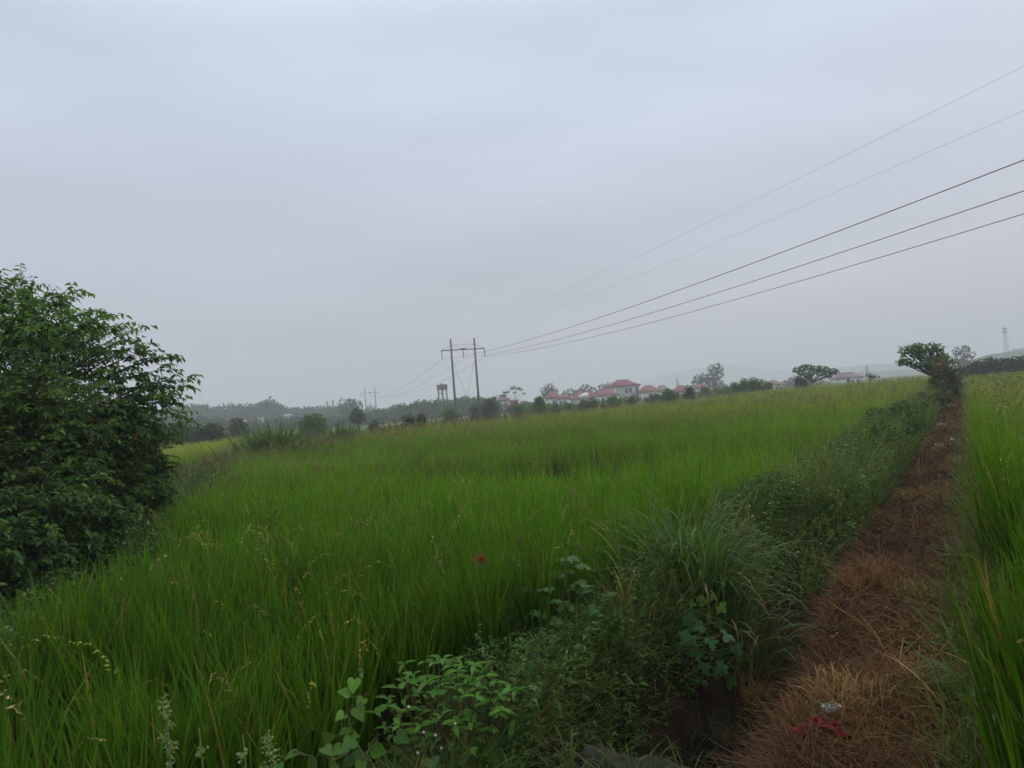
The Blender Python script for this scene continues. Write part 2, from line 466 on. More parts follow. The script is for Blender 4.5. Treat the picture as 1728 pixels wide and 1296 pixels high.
def rice(name, test, side):
    mb = MB()
    rings = [(1.1, 3.6, 42, 28, 1.0, 6, .015), (3.6, 7, 32, 22, 1.1, 4, .0155), (7, 13, 20, 15, 1.4, 3, .019),
             (13, 24, 8, 11, 2.2, 3, .016), (24, 45, 3.2, 9, 3.6, 2, .028), (45, 115, 1.3, 7, 6.5, 2, .06)]
    for r0, r1, dens, nb, spread, K, wd in rings:
        x, y = sector(r0, r1, dens)
        k = test(x, y); x, y = x[k], y[k]
        n = len(x)
        hol = hollow(x, y) if side < 0 else np.zeros(n)
        tone = .5 + .4 * wob(x, y, .33, 2) + .3 * wob(x, y, 1.4, 5) + U(-.3, .3, n)
        big = .5 + .5 * wob(x, y, .11, 7)
        hh = 1.0 + .05 * wob(x, y, .8, 3) + .05 * wob(x, y, 2.3, 9) + U(-.09, .09, n) - .55 * hol
        ix = np.repeat(np.arange(n), nb); N = len(ix)
        off = rng.normal(size=(N, 2)) * .035 * spread
        px, py = x[ix] + off[:, 0], y[ix] + off[:, 1]
        P = np.stack([px, py, H(px, py) - .02], -1)
        az = U(0, 2 * math.pi, N)
        if side > 0:                                    # the right field leans over the path
            vv_ = xy2uv(px, py)[1]
            lean_l = (vv_ < .9) & (rng.random(N) < .6)
            az = np.where(lean_l, math.pi - R(31.6) * -1 + U(-.7, .7, N), az)
        L = hh[ix] * U(.72, 1.05, N)
        lean = np.abs(rng.normal(size=N)) * .075 + .02
        bend = np.abs(rng.normal(size=N)) * .34 + U(0, .15, N)
        old = rng.random(N) < .03
        t_ = tone[ix]
        tip = G_TIP[None] * ((.76 + .4 * t_) * (.70 + .66 * ss(3, 13, py)))[:, None] * U(.75, 1.25, (N, 1))  # near rice painted darker, standing in for vignetting and view-angle shading
        yel = np.clip(.05 + .10 * ss(5, 14, py) + .45 * big[ix] * ss(12, 40, py) + .30 * ss(22, 70, py) + U(-.1, .1, N), 0, .92)
        if side > 0: yel = np.clip(yel + .14 * ss(8, 30, py), 0, 1)
        tip = tip * (1 - yel[:, None]) + G_YEL[None] * yel[:, None] * U(.8, 1.15, (N, 1))
        tip = np.where((hol[ix] > .35)[:, None], np.array([[.040, .085, .022]]) * U(.7, 1.3, (N, 1)), tip)
        low = G_LOW[None] * U(.8, 1.3, (N, 1)); low = np.where(old[:, None], np.array([[.14, .11, .03]]), low)  # dark blade feet: sheath tone plus shade inside the canopy painted in
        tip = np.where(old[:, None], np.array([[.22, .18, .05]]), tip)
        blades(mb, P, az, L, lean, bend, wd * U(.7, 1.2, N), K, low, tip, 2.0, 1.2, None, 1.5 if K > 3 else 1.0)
    return mb.build(name, M_RICE)
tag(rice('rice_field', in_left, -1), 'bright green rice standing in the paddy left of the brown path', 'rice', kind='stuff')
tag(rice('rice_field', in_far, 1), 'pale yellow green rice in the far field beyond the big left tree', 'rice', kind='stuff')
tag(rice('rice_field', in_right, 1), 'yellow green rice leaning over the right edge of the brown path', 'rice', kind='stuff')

def spikes_on(mb, C, frac, ns, Ls, W, col, az, spread=1.0, hang=.6):
    """short spikelets along the outer part of each stem curve"""
    N, K1, _ = C.shape
    for k in range(ns):
        f = frac + (1 - frac) * (k + U(0, .8, N)) / ns * .98
        p = f * (K1 - 1); i = np.minimum(p.astype(int), K1 - 2); w = (p - i)[:, None]
        a = C[np.arange(N), i]; b = C[np.arange(N), i + 1]
        P = a * (1 - w) + b * w
        T = unit(b - a)
        d = T + sph(N) * spread * .6; d[:, 2] -= hang * .6
        leaves(mb, P, d, sph(N), Ls * U(.6, 1.2, N) * (1.15 - .5 * (f - frac) / (1 - frac)), W, col * U(.8, 1.2, (N, 1)), 0.05, .1, True)
def panicles(name, label, pts, kind):
    mb = MB()
    for (x, y, h, L, st, sp, ns, W, base, c0, lo, hi, bend) in pts:
        N = len(x)
        if N == 0: continue
        P = np.stack([x, y, H(x, y) + h], -1)
        az = U(0, 2 * math.pi, N)
        col = np.asarray(c0, float)[None] * U(.75, 1.25, (N, 1)) * (1 + U(-.1, .1, (N, 3)))
        C = blades(mb, P, az, L * U(.8, 1.15, N), U(0, .2, N), U(lo, hi, N), st, 5, col * .7, col, 2.2, 1.0, ([0, 1], [1, .5]))
        spikes_on(mb, C, base, ns, sp, W, col, az)
    return tag(mb.build(name, M_DRY), label, 'grass', kind='stuff')
def pick(r0, r1, dens, test, extra=None):
    x, y = sector(r0, r1, dens); k = test(x, y)
    if extra is not None: k &= extra(x, y)
    return x[k], y[k]
TAN = (.22, .20, .07); RUST = (.20, .18, .06); OLV = (.22, .24, .06); GOLD = (.27, .24, .045)
def patch(x, y): return rng.random(len(x)) < np.clip(.25 + .9 * wob(x, y, .55, 8), .04, 1)
def patchl(x, y): return rng.random(len(x)) < np.clip(.35 + .5 * wob(x, y, .35, 5) + .5 * ss(-1, -6, x), .03, 1)
sets = []
for r0, r1, dens, st, sp, ns, W in [(2.2, 6, 2.2, .004, .045, 12, .012), (6, 13, 2.6, .005, .06, 10, .016), (13, 26, 3.0, .007, .07, 7, .02),
                                    (26, 55, 2.2, .013, .11, 5, .035), (55, 115, 1.0, .03, .16, 4, .07)]:
    x, y = pick(r0, r1, dens, in_left, patchl)
    sets.append((x, y, .55, .58, st, sp, ns, W, .55, TAN, .3, 1.5, None))
    x, y = pick(r0, r1, dens * .5, in_left, patch)
    sets.append((x, y, .5, .62, st, sp, ns, W, .6, RUST, .2, 1.2, None))
panicles('barnyard_grass', 'tan and rusty seed heads of weed grass rising over the left rice', sets, 'stuff')
sets = []
for r0, r1, dens, st, sp, ns, W in [(1.3, 4, 13, .003, .018, 26, .008), (4, 9, 4, .004, .03, 16, .014), (9, 20, 2, .008, .05, 10, .03)]:
    x, y = pick(r0, r1, dens, in_left, lambda x, y: rng.random(len(x)) < np.clip(.45 - x * .16, .03, .9) * (1 - ss(6, 14, y)))
    sets.append((x, y, .48, .55, st, sp, ns, W, .45, GOLD, 1.2, 3.0, None))
    x, y = pick(r0, r1, dens * 1.1, in_right, lambda x, y: np.hypot(x, y) > 2.8)
    sets.append((x, y, .45, .60, st, sp, ns, W, .45, GOLD, .8, 2.8, None))
for r0, r1, dens, st, sp, ns, W in [(20, 45, 1.6, .016, .12, 6, .06), (45, 95, .6, .035, .25, 4, .13)]:
    x, y = pick(r0, r1, dens, in_right)
    sets.append((x, y, .5, .55, st, sp, ns, W, .5, OLV, .5, 2.0, None))
panicles('rice_panicles', 'drooping golden green ears of rice among the leaves', sets, 'stuff')

def verge():
    """mixed grass of the bank between the ditch and the left rice, along the right rice and in front"""
    mb = MB()
    def put(x, y, L, Wd, K, lo, hi, cb, ct, be=(.6, 1.9), up=0.0):
        N = len(x); P = np.stack([x, y, H(x, y) - .01 + up], -1)
        blades(mb, P, U(0, 2 * math.pi, N), L * U(.5, 1.15, N), np.abs(rng.normal(size=N)) * .3, U(be[0], be[1], N),
               Wd * U(.6, 1.2, N), K, jit(cb, N), jit(ct, N, .3), 1.5, 1.2)
    for u0, u1, n, L, Wd, K in [(1.6, 4, 6000, .36, .006, 6), (4, 8, 7500, .45, .008, 5), (8, 16, 7000, .5, .014, 3), (16, 34, 7000, .5, .024, 3), (34, 60, 5000, .55, .045, 2)]:
        u = U(u0, u1, n); v = U(-2.6, -1.78, n)
        v = np.where(u > 8.5, U(-2.4, -1.0, n), v)
        x, y = uv2xy(u, v)
        put(x, y, L, Wd, K, 0, 0, (.022, .045, .010), (.070, .125, .026))
        k = rng.random(n) < .22
        put(x[k], y[k], L * 1.25, Wd * .7, K, 0, 0, (.05, .05, .015), (.16, .15, .05), (.2, 1.6))
    for u0, u1, n, Wd in [(5, 9, 900, .007), (9, 18, 1900, .011), (18, 34, 1700, .02), (34, 56, 1300, .035)]:
        u = U(u0, u1, n); v = U(-2.75, -1.25, n); k = wob(u, v, 1.1, 2) + U(-.5, .5, n) > -.1
        x, y = uv2xy(u[k], v[k])
        put(x, y, .95, Wd, 5, 0, 0, (.05, .08, .02), (.16, .21, .06), (.2, 1.5))
        k = rng.random(n) < .25; x, y = uv2xy(u[k], v[k])
        put(x, y, .9, Wd * .7, 4, 0, 0, (.12, .11, .04), (.28, .24, .10), (.1, 1.2))
    for u0, u1, n, L, Wd, K in [(1.5, 4, 2600, .38, .006, 5), (4, 9, 4200, .45, .008, 4), (9, 24, 5200, .45, .016, 3), (24, 60, 4000, .5, .035, 2)]:
        u = U(u0, u1, n); v = .22 - np.abs(rng.normal(size=n)) * .19 + .05
        x, y = uv2xy(u, v)
        put(x, y, L, Wd, K, 0, 0, (.035, .05, .012), (.13, .15, .04), (.3, 2.0))
    # front bank below the picture's lower edge and the foot of the left bushes
    n = 7000; u = U(.6, 2.0, n); v = U(-3.4, -1.2, n); x, y = uv2xy(u, v)
    k = np.hypot(x, y) > 1.2
    put(x[k], y[k], .34, .006, 5, 0, 0, (.022, .045, .010), (.065, .11, .028))
    n = 16000; y = U(3.6, 26, n); x = -1.5 - .32 * y - .05 + rng.normal(size=n) * .45 - .25
    put(x, y, .8, .010, 4, 0, 0, (.018, .036, .010), (.060, .10, .035), (.4, 1.8))
    n = 5000; y = U(22, 58, n); x = np.interp(y, [22, 37, 55, 58], [-9, -13.2, -12.2, -11.5]) + rng.normal(size=n) * .7
    put(x, y, .8, .03, 3, 0, 0, (.04, .06, .02), (.13, .15, .05), (.1, 1.2))
    return tag(mb.build('verge_grass', M_RICE), 'dark mixed grass on the ditch bank and along the field edges', 'grass', kind='stuff')
verge()
def tufts():
    """broader arching grass tufts on the ditch bank and the right edge of the path"""
    mb = MB()
    for u0, u1, n, v0, v1, L, W, c in [(1.9, 5, 130, -2.35, -1.75, .38, .008, (.085, .15, .035)), (5, 10, 110, -2.5, -1.8, .5, .010, (.075, .13, .035)), (10, 24, 130, -2.6, -1.2, .55, .016, (.08, .13, .04)),
                                       (1.6, 6, 130, -.2, .2, .40, .008, (.085, .125, .028)), (6, 24, 200, -.2, .25, .5, .013, (.10, .13, .034)), (2.3, 3.1, 34, -2.0, -1.0, .3, .007, (.07, .13, .03)), (24, 55, 120, -.1, .3, .55, .03, (.12, .14, .04))]:
        u, v = U(u0, u1, n), U(v0, v1, n); x, y = uv2xy(u, v); m = 13
        ix = np.repeat(np.arange(n), m); N = len(ix)
        P = np.stack([x[ix], y[ix], x[ix] * 0], -1) + rng.normal(size=(N, 3)) * .02; P[:, 2] = H(P[:, 0], P[:, 1]) - .01
        col = jit(c, n, .3)[ix] * U(.8, 1.2, (N, 1))
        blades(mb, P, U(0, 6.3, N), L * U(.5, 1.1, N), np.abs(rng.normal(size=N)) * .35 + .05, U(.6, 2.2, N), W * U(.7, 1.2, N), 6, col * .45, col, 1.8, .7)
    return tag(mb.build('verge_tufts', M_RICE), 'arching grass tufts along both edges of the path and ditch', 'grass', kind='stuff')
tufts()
def edge_weeds():
    mb = MB()
    n = 420; y = U(14, 58, n); x = np.interp(y, [14, 22, 37, 55, 58], [-6.3, -9, -13.2, -12.2, -11.5]) + rng.normal(size=n) * 1.0
    P = np.stack([x, y, H(x, y)], -1)
    col = np.where((rng.random(n) < .5)[:, None], np.array([RUST]), np.array([TAN])) * U(.6, 1.0, (n, 1))
    C = blades(mb, P, U(0, 6.3, n), U(.6, 1.05, n), U(0, .2, n), U(.1, .9, n), .012 + .0006 * y, 5, col * .6, col, 2, 1, ([0, 1], [1, .5]))
    spikes_on(mb, C, .6, 8, .13, .03, col, None)
    n = 240; x = U(-11, 12, n); y = edge_y(x) + rng.normal(size=n) * .8
    P = np.stack([x, y, H(x, y)], -1); col = jit((.15, .12, .05), n)
    C = blades(mb, P, U(0, 6.3, n), U(.9, 1.5, n), U(0, .2, n), U(.1, .9, n), .05, 4, col * .7, col, 2, 1, ([0, 1], [1, .5]))
    spikes_on(mb, C, .5, 6, .3, .1, col, None)
    return tag(mb.build('dry_weeds', M_DRY), 'rusty brown weed heads along the left edge of the rice', 'weeds', kind='stuff')
edge_weeds()
def creepers():
    """small leaved weeds and creepers over the bank, with tiny white flowers"""
    mb = MB()
    def mass(n, u, v, h, L, col):
        x, y = uv2xy(u, v)
        P = np.stack([x, y, H(x, y) + h], -1)
        d = sph(n); d[:, 2] = np.abs(d[:, 2]) * .3
        nn = sph(n) * .6; nn[:, 2] += 1
        leaves(mb, P, d, nn, L * U(.6, 1.2, n), L * .45, jit(col, n, .35), .2, .15, True)
    for u0, u1, n, L in [(2.2, 4.5, 6500, .034), (4.5, 8, 20000, .048), (8, 16, 26000, .065), (16, 30, 22000, .10), (30, 52, 12000, .17)]:
        u = U(u0, u1, n)
        v = U(-2.6, -1.72, n) + .2 * np.exp(-((u - 5.4) / .8) ** 2) if u1 <= 8 else U(-2.7, -1.2, n)
        top = (.18 + .16 * wob(u, v, 2.3, 1)) * (1 + .5 * ss(6, 12, u)) + .06 * ss(5.2, 7, u)
        hmp = np.clip(1 - ((v + (2.15 if u1 <= 8 else 1.95)) / .62) ** 2, .12, 1) ** .5
        mass(n, u, v, np.maximum(.02, top * hmp * np.sqrt(rng.random(n)) * 1.5), L, (.058, .125, .030))
    def herbs(x, y, hlo, hhi, L, m, wd):
        n = len(x); base = np.stack([x, y, H(x, y) - .01], -1)
        h = U(hlo, hhi, n) * (1 + .25 * wob(x, y, 1.6, 4))
        kind = rng.integers(0, 4, n)
        pal = np.array([(.045, .100, .026), (.070, .130, .036), (.052, .105, .042), (.085, .125, .036)])
        col = pal[kind] * U(1.0, 1.75, (n, 1))
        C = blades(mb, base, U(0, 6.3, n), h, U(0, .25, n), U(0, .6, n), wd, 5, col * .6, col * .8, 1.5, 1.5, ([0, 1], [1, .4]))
        ix = np.repeat(np.arange(n), m); N = len(ix)
        f = U(.2, 1, N) ** .7 * 4.99; i = f.astype(int); w = (f - i)[:, None]
        P = C[ix, i] * (1 - w) + C[ix, i + 1] * w
        a = U(0, 6.3, N); d = np.stack([np.cos(a), np.sin(a), U(-.2, .7, N)], -1)
        nn = sph(N) * .4; nn[:, 2] += 1
        sz = L * U(.55, 1.25, N) * (1.15 - .6 * f / 5) * np.array([1, 1.25, .8, 1.1])[kind[ix]]
        leaves(mb, P, d, nn, sz, sz * np.array([.42, .5, .22, .35])[kind[ix]], col[ix] * U(.75, 1.25, (N, 1)), .25, .15, True)
    for u0, u1, n, hlo, hhi, L, m, wd in [(2.7, 4.6, 240, .15, .45, .05, 22, .003), (4.6, 7.5, 520, .2, .62, .055, 24, .004), (7.5, 13, 900, .3, .75, .065, 22, .006),
                                          (13, 24, 1100, .35, .85, .09, 20, .01), (24, 52, 1200, .35, .85, .13, 16, .02)]:
        u = U(u0, u1, n); v = U(-2.55, -1.75, n) if u1 <= 8 else U(-2.75, -1.1, n)
        herbs(*uv2xy(u, v), hlo, hhi, L, m, wd)
    u = U(1.9, 24, 380); v = -.02 + np.abs(rng.normal(size=380)) * .18 - .12
    herbs(*uv2xy(u, v), .08, .35, .045, 14, .003)
    u = U(1.9, 30, 260); v = U(-.95, .1, 260)
    herbs(*uv2xy(u, v), .04, .16, .035, 12, .002)
    y = U(3.4, 15, 1100); x = -1.62 - .32 * y - np.abs(rng.normal(size=1100)) * .5
    herbs(x, y, .25, .95, .075, 22, .004)
    y = U(15, 36, 500); x = -1.6 - .32 * y - rng.normal(size=500) * .6
    herbs(x, y, .3, .9, .10, 16, .008)
    n = 900
    u = U(5.5, 20, n); v = U(-2.6, -1.6, n); x, y = uv2xy(u, v)
    k = wob(u, v, 1.3, 9) > -.2
    x, y = x[k], y[k]; n = len(x)
    P = np.stack([x, y, H(x, y) + U(.35, .62, n) * (.6 + .4 * ss(6, 10, y))], -1)
    leaves(mb, P, sph(n), sph(n), .012 + .0012 * y, .012 + .0012 * y, np.array([.62, .62, .55]), 0, .1, True)
    return tag(mb.build('creeping_weeds', M_LEAF), 'low creeping weeds with tiny white flowers on the ditch bank', 'weeds', kind='stuff')
creepers()
def straw():
    mb = MB()
    for u0, u1, n, L, Wd in [(1.4, 4, 10000, .27, .004), (4, 8, 11000, .30, .005), (8, 16, 10000, .34, .008), (16, 34, 9000, .35, .016), (34, 60, 4000, .45, .04)]:
        u = U(u0, u1, n); v = np.clip(rng.normal(size=n) * .42 - .38, -.97, .34)
        v = np.where(u < 6, np.maximum(v, -.80 - .1 * rng.random(n) - .06 * ss(3.5, 6, u)), v)
        x, y = uv2xy(u, v)
        bare = (wob(x, y, 3.1, 4) + .6 * wob(x, y, 7.7, 2) > .25) & (rng.random(n) < .72)
        x, y, u, v = x[~bare], y[~bare], u[~bare], v[~bare]; n = len(x)
        P = np.stack([x, y, H(x, y) + U(.0, .045, n) + .035 * np.clip(wob(x, y, 5.2, 3), 0, 1)], -1)
        pc = np.clip(.5 + .5 * wob(x, y, 2.6, 1) + U(-.25, .25, n), 0, 1)[:, None]
        col = np.array([[.038, .018, .007]]) * (1 - pc) + np.array([[.132, .064, .020]]) * pc
        gold = (wob(x, y, 1.9, 6) > .45) & (rng.random(n) < .55)
        col = np.where(gold[:, None], np.array([[.215, .128, .038]]), col) * U(.6, 1.25, (n, 1))
        flow = 2.6 * wob(x, y, 2.1, 11) + rng.normal(size=n) * .9 + np.where(rng.random(n) < .3, math.pi, 0)
        blades(mb, P, flow, L * U(.3, 1.25, n), U(.9, 1.6, n), U(.0, .7, n), Wd * U(.6, 1.6, n), 3, col, col * 1.1, 1, 1.5, ([0, 1], [1, .6]))
        k = rng.random(n) < .10                                    # dead stubble still standing
        m = int(k.sum())
        blades(mb, P[k], U(0, 6.3, m), L * U(.3, .7, m), U(.0, .8, m), U(0, 1.2, m), Wd * 1.1, 3, col[k] * .8, col[k] * 1.1, 1.3, 1.5, ([0, 1], [1, .5]))
    n = 900; u = U(1.5, 14, n); v = U(-.95, .25, n); x, y = uv2xy(u, v)            # fallen leaves and bits
    nn = sph(n) * .3; nn[:, 2] += 1
    d = sph(n); d[:, 2] *= .2
    leaves(mb, np.stack([x, y, H(x, y) + U(.02, .06, n)], -1), d, nn, U(.015, .05, n), U(.008, .028, n), jit((.13, .075, .035), n, .5), .2, .2)
    # withered grass hanging over the ditch side
    n = 3800; u = U(2.9, 9.5, n); v = rng.normal(size=n) * .05 - .97 + .13 * (1 - ss(4.2, 6, u))
    v = v - np.where(rng.random(n) < .45, U(0, .2, n), 0)
    x, y = uv2xy(u, v); P = np.stack([x, y, H(x, y) + .01], -1)
    col = jit((.085, .042, .012), n, .5)
    blades(mb, P, math.pi + R(-31.6) + U(-1.2, 1.2, n), U(.08, .24, n), U(.3, 1.2, n), U(.6, 1.9, n), .004, 4, col, col, 1.3, 1.4, ([0, 1], [1, .4]))
    # weeds and withered stalks hanging into and lying in the ditch
    n = 2600; u = U(3.2, 9, n); v = U(-1.7, -.95, n); x, y = uv2xy(u, v); P = np.stack([x, y, H(x, y) + .005], -1)
    gr = rng.random(n) < .45
    col = np.where(gr[:, None], np.array([[.035, .065, .018]]), np.array([[.060, .034, .014]])) * U(.5, 1.4, (n, 1))
    blades(mb, P, U(0, 6.3, n), U(.10, .34, n), U(.2, 1.4, n), U(.3, 1.6, n), .006, 4, col * .7, col, 1.4, 1.4)
    # matted brown growth on the far side of the ditch
    n = 700; u = U(2.6, 7, n); v = rng.normal(size=n) * .10 - 1.84
    x, y = uv2xy(u, v); P = np.stack([x, y, H(x, y) + .02], -1)
    col = jit((.10, .060, .025), n, .5)
    blades(mb, P, R(-31.6) + U(-1.4, 1.4, n), U(.15, .4, n), U(.2, 1.2, n), U(.4, 1.8, n), .004, 4, col, col, 1.3, 1.4, ([0, 1], [1, .4]))
    return tag(mb.build('straw', M_DRY), 'withered brown straw and stubble matted over the path', 'straw', kind='stuff')
straw()

# ------------------------------------------------------------------ trees and bushes
BARK = (.06, .05, .04)
def clump_leaves(mb, C, r, leaf, dens, col, flat=1.0, jitc=.3, droop=.15):
    """one cluster of leaves round C: a thick uneven shell with a looser inside"""
    n = max(14, int(dens * 3.4 * (r / leaf) ** 2))
    d = sph(n)
    rad = r * (.45 + .55 * rng.random(n) ** .5) * (1 + .22 * np.sin(d[:, 0] * 5 + C[0]) * np.sin(d[:, 2] * 6 + C[2]))
    P = C[None] + d * rad[:, None] * np.array([1, 1, flat])
    dd = d + sph(n) * .9; dd[:, 2] -= .35
    nn = d * .5 + sph(n) * .6; nn[:, 2] += .6
    leaves(mb, P, dd, nn, leaf * U(.6, 1.3, n), leaf * .62 * U(.7, 1.2, n), jit(col, n, jitc), droop, .16, True)
def woody(name, label, cat, D, base, clusters, leaf, col, group=None, dens=9, trunk_r=None, flat=.9, dy=.5, parts=('trunk', 'crown'), col2=None, f2=.3, bark=BARK):
    """tree or bush: clusters given as photo (x, y, radius) at distance D, each set at its own depth"""
    mpp = D / FPX
    cs = []
    for (px, py, pr) in clusters:
        c = at(px, py, D); r = pr * mpp
        c[1] += U(-dy, dy) * r * 1.5
        cs.append((c, r))
    if cat in ('bush', 'shrub'):
        for c, r in list(cs):
            zz = float(H(c[0], c[1]))
            while c[2] - zz > r * 1.5:
                c = c + np.array([U(-.6, .6) * r, 0, -r * 1.1]); cs.append((c, r * U(.75, 1)))
    if base is None: bx = np.mean([c[0] for c, _ in cs])
    else: bx = at(base, 690, D)[0]
    loc = gz(bx, D, -.05)
    t = thing(name, label, cat, loc, group)
    tb = MB(); cb = MB()
    top = max(c[2] for c, _ in cs); tr = trunk_r or max(.04, .03 * (top - loc[2]))
    low = min(c[2] for c, _ in cs)
    fork = loc + np.array([U(-.05, .05), 0, max(.25, (low - loc[2]) * .6)])
    tube(tb, [loc, (loc + fork) / 2 + np.array([.03, 0, 0]) * tr, fork], [tr * 1.25, tr, tr * .85], 7, bark)
    for c, r in cs:
        m = (fork * .45 + c * .55) + np.array([0, 0, -.12 * r])
        tube(tb, [fork, m, c, c + (c - m) * .4], [tr * .6, tr * .4, tr * .22, tr * .08], 5, bark)
        k = col if (col2 is None or rng.random() > f2) else col2
        clump_leaves(cb, c, r, leaf, dens, np.array(k) * U(.85, 1.15), flat)
    tb.build(parts[0], M_BARK, t); cb.build(parts[1], M_LEAF, t)
    return t
def lump(x0, x1, y0, y1, n, r0, r1):
    out = []
    for k in range(n):
        t = U(-1, 1); top = y1 - (y1 - y0) * math.sqrt(1 - t * t)
        out.append(((x0 + x1) / 2 + t * (x1 - x0) / 2 + U(-1, 1), top + (y1 - top) * U(0, 1) ** 2, U(r0, r1)))
    return out
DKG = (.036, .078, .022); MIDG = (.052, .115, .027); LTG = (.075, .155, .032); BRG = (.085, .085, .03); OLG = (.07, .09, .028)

# --- the tall leafy tree at the left edge
def left_tree():
    base = gz(-7.3, 10.2, -.05)
    t = thing('leafy_tree', 'large dark leafy tree overhanging the rice at the left edge of the photo', 'tree', base)
    tb, cb = MB(), MB()
    ctr = np.array([-7.95, 10.4, 2.0]); rad = np.array([2.95, 2.3, 2.2])
    fork = base + np.array([-.1, .1, .9])
    tube(tb, [base, base + np.array([0, .05, .45]), fork], [.15, .12, .11], 9, BARK)
    hubs = []
    for k in range(15):
        d = unit(np.array([[math.cos(k * 2.4) * U(.5, 1), math.sin(k * 2.4) * U(.5, 1), U(.0, 1.2)]]))[0]
        h = ctr + d * rad * .55
        m = fork * .5 + h * .5 + np.array([0, 0, .15])
        tube(tb, [fork, m, h], [.075, .05, .028], 6, BARK); hubs.append(h)
    hubs = np.array(hubs)
    P_, D_, N_, L_, C_ = [], [], [], [], []
    def leafed(E, S, n, col, dn):
        """twig from S to E with drooping leaves to both sides"""
        mid = (S + E) / 2 + np.array([0, 0, .14]) * np.linalg.norm(E - S)
        tt = np.linspace(0, 1, n)[:, None]
        Q = S * (1 - tt) ** 2 + 2 * mid * tt * (1 - tt) + E * tt ** 2
        T = unit(np.gradient(Q, axis=0))
        sd = unit(np.cross(T, np.array([[0, 0, 1.]])))
        for s in (-1, 1):
            k = slice(int(n * .15), n)
            m = len(Q[k])
            d = T[k] * .6 + sd[k] * s * .8 + rng.normal(size=(m, 3)) * .3; d[:, 2] -= dn
            P_.append(Q[k] + rng.normal(size=(m, 3)) * .012); D_.append(d)
            nn = rng.normal(size=(m, 3)) * .4; nn[:, 2] += 1; N_.append(nn)
            L_.append(U(.065, .12, m)); C_.append(jit(np.array(col) * 1.25, m, .35))
        return Q
    for k in range(430):
        d = sph(1)[0]
        if d[2] < -.5: d[2] = -d[2]
        q = 1 + .13 * math.sin(d[0] * 7 + 1) * math.sin(d[2] * 6 + 2)
        E = ctr + d * rad * q * (U(.62, 1.04) if k > 150 else U(.92, 1.08))
        h = hubs[np.argmin(((hubs - E) ** 2).sum(1))]
        S = E + (h - E) * min(1.0, U(.7, 1.2) / max(.3, np.linalg.norm(h - E)))
        E = E + np.array([0, 0, U(-.1, .1)])
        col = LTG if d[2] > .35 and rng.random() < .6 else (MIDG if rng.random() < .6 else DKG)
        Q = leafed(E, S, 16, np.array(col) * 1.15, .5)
        tube(tb, Q[::5], [.012, .009, .006, .003][:len(Q[::5])], 4, BARK)
        for j in (5, 8, 11):
            o = sph(1)[0] * .32; o[2] = o[2] * .4 - .03
            leafed(Q[j] + o + (E - S) * .12, Q[j], 8, np.array(col) * 1.15, .55)
    # long upright shoots at the top
    for a, b, c in [(5, 455, 9.6), (20, 480, 9.6), (60, 490, 9.8), (95, 497, 10), (122, 496, 10), (150, 520, 10), (205, 548, 10.2),
                    (262, 578, 10.2), (300, 600, 10.4), (322, 652, 10.4), (303, 622, 10.4), (285, 668, 10.2), (332, 640, 10.5), (322, 668, 10.3), (310, 682, 10.3), (270, 590, 10.2), (240, 565, 10.2), (178, 532, 10.1), (285, 605, 10.4)]:
        E = at(a, b, c); S = E + unit((ctr + np.array([0, 0, -.2]) - E)[None])[0] * 1.1
        Q = leafed(E, S, 20, np.array(MIDG), .45); tube(tb, Q[::5], [.014, .010, .006, .003][:len(Q[::5])], 4, BARK)
        for j in (7, 10, 13, 16):
            o = sph(1)[0] * .25; o[2] *= .3
            leafed(Q[j] + o + (E - S) * .1, Q[j], 7, np.array(MIDG), .5)
    P, D, N, L, C = (np.concatenate(a) for a in (P_, D_, N_, L_, C_))
    yel = rng.random(len(P)) < .006
    C = np.where(yel[:, None], np.array([[.45, .26, .03]]), C)
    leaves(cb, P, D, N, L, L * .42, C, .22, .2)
    tb.build('trunk', M_BARK, t, True); cb.build('crown', M_LEAF, t)
left_tree()
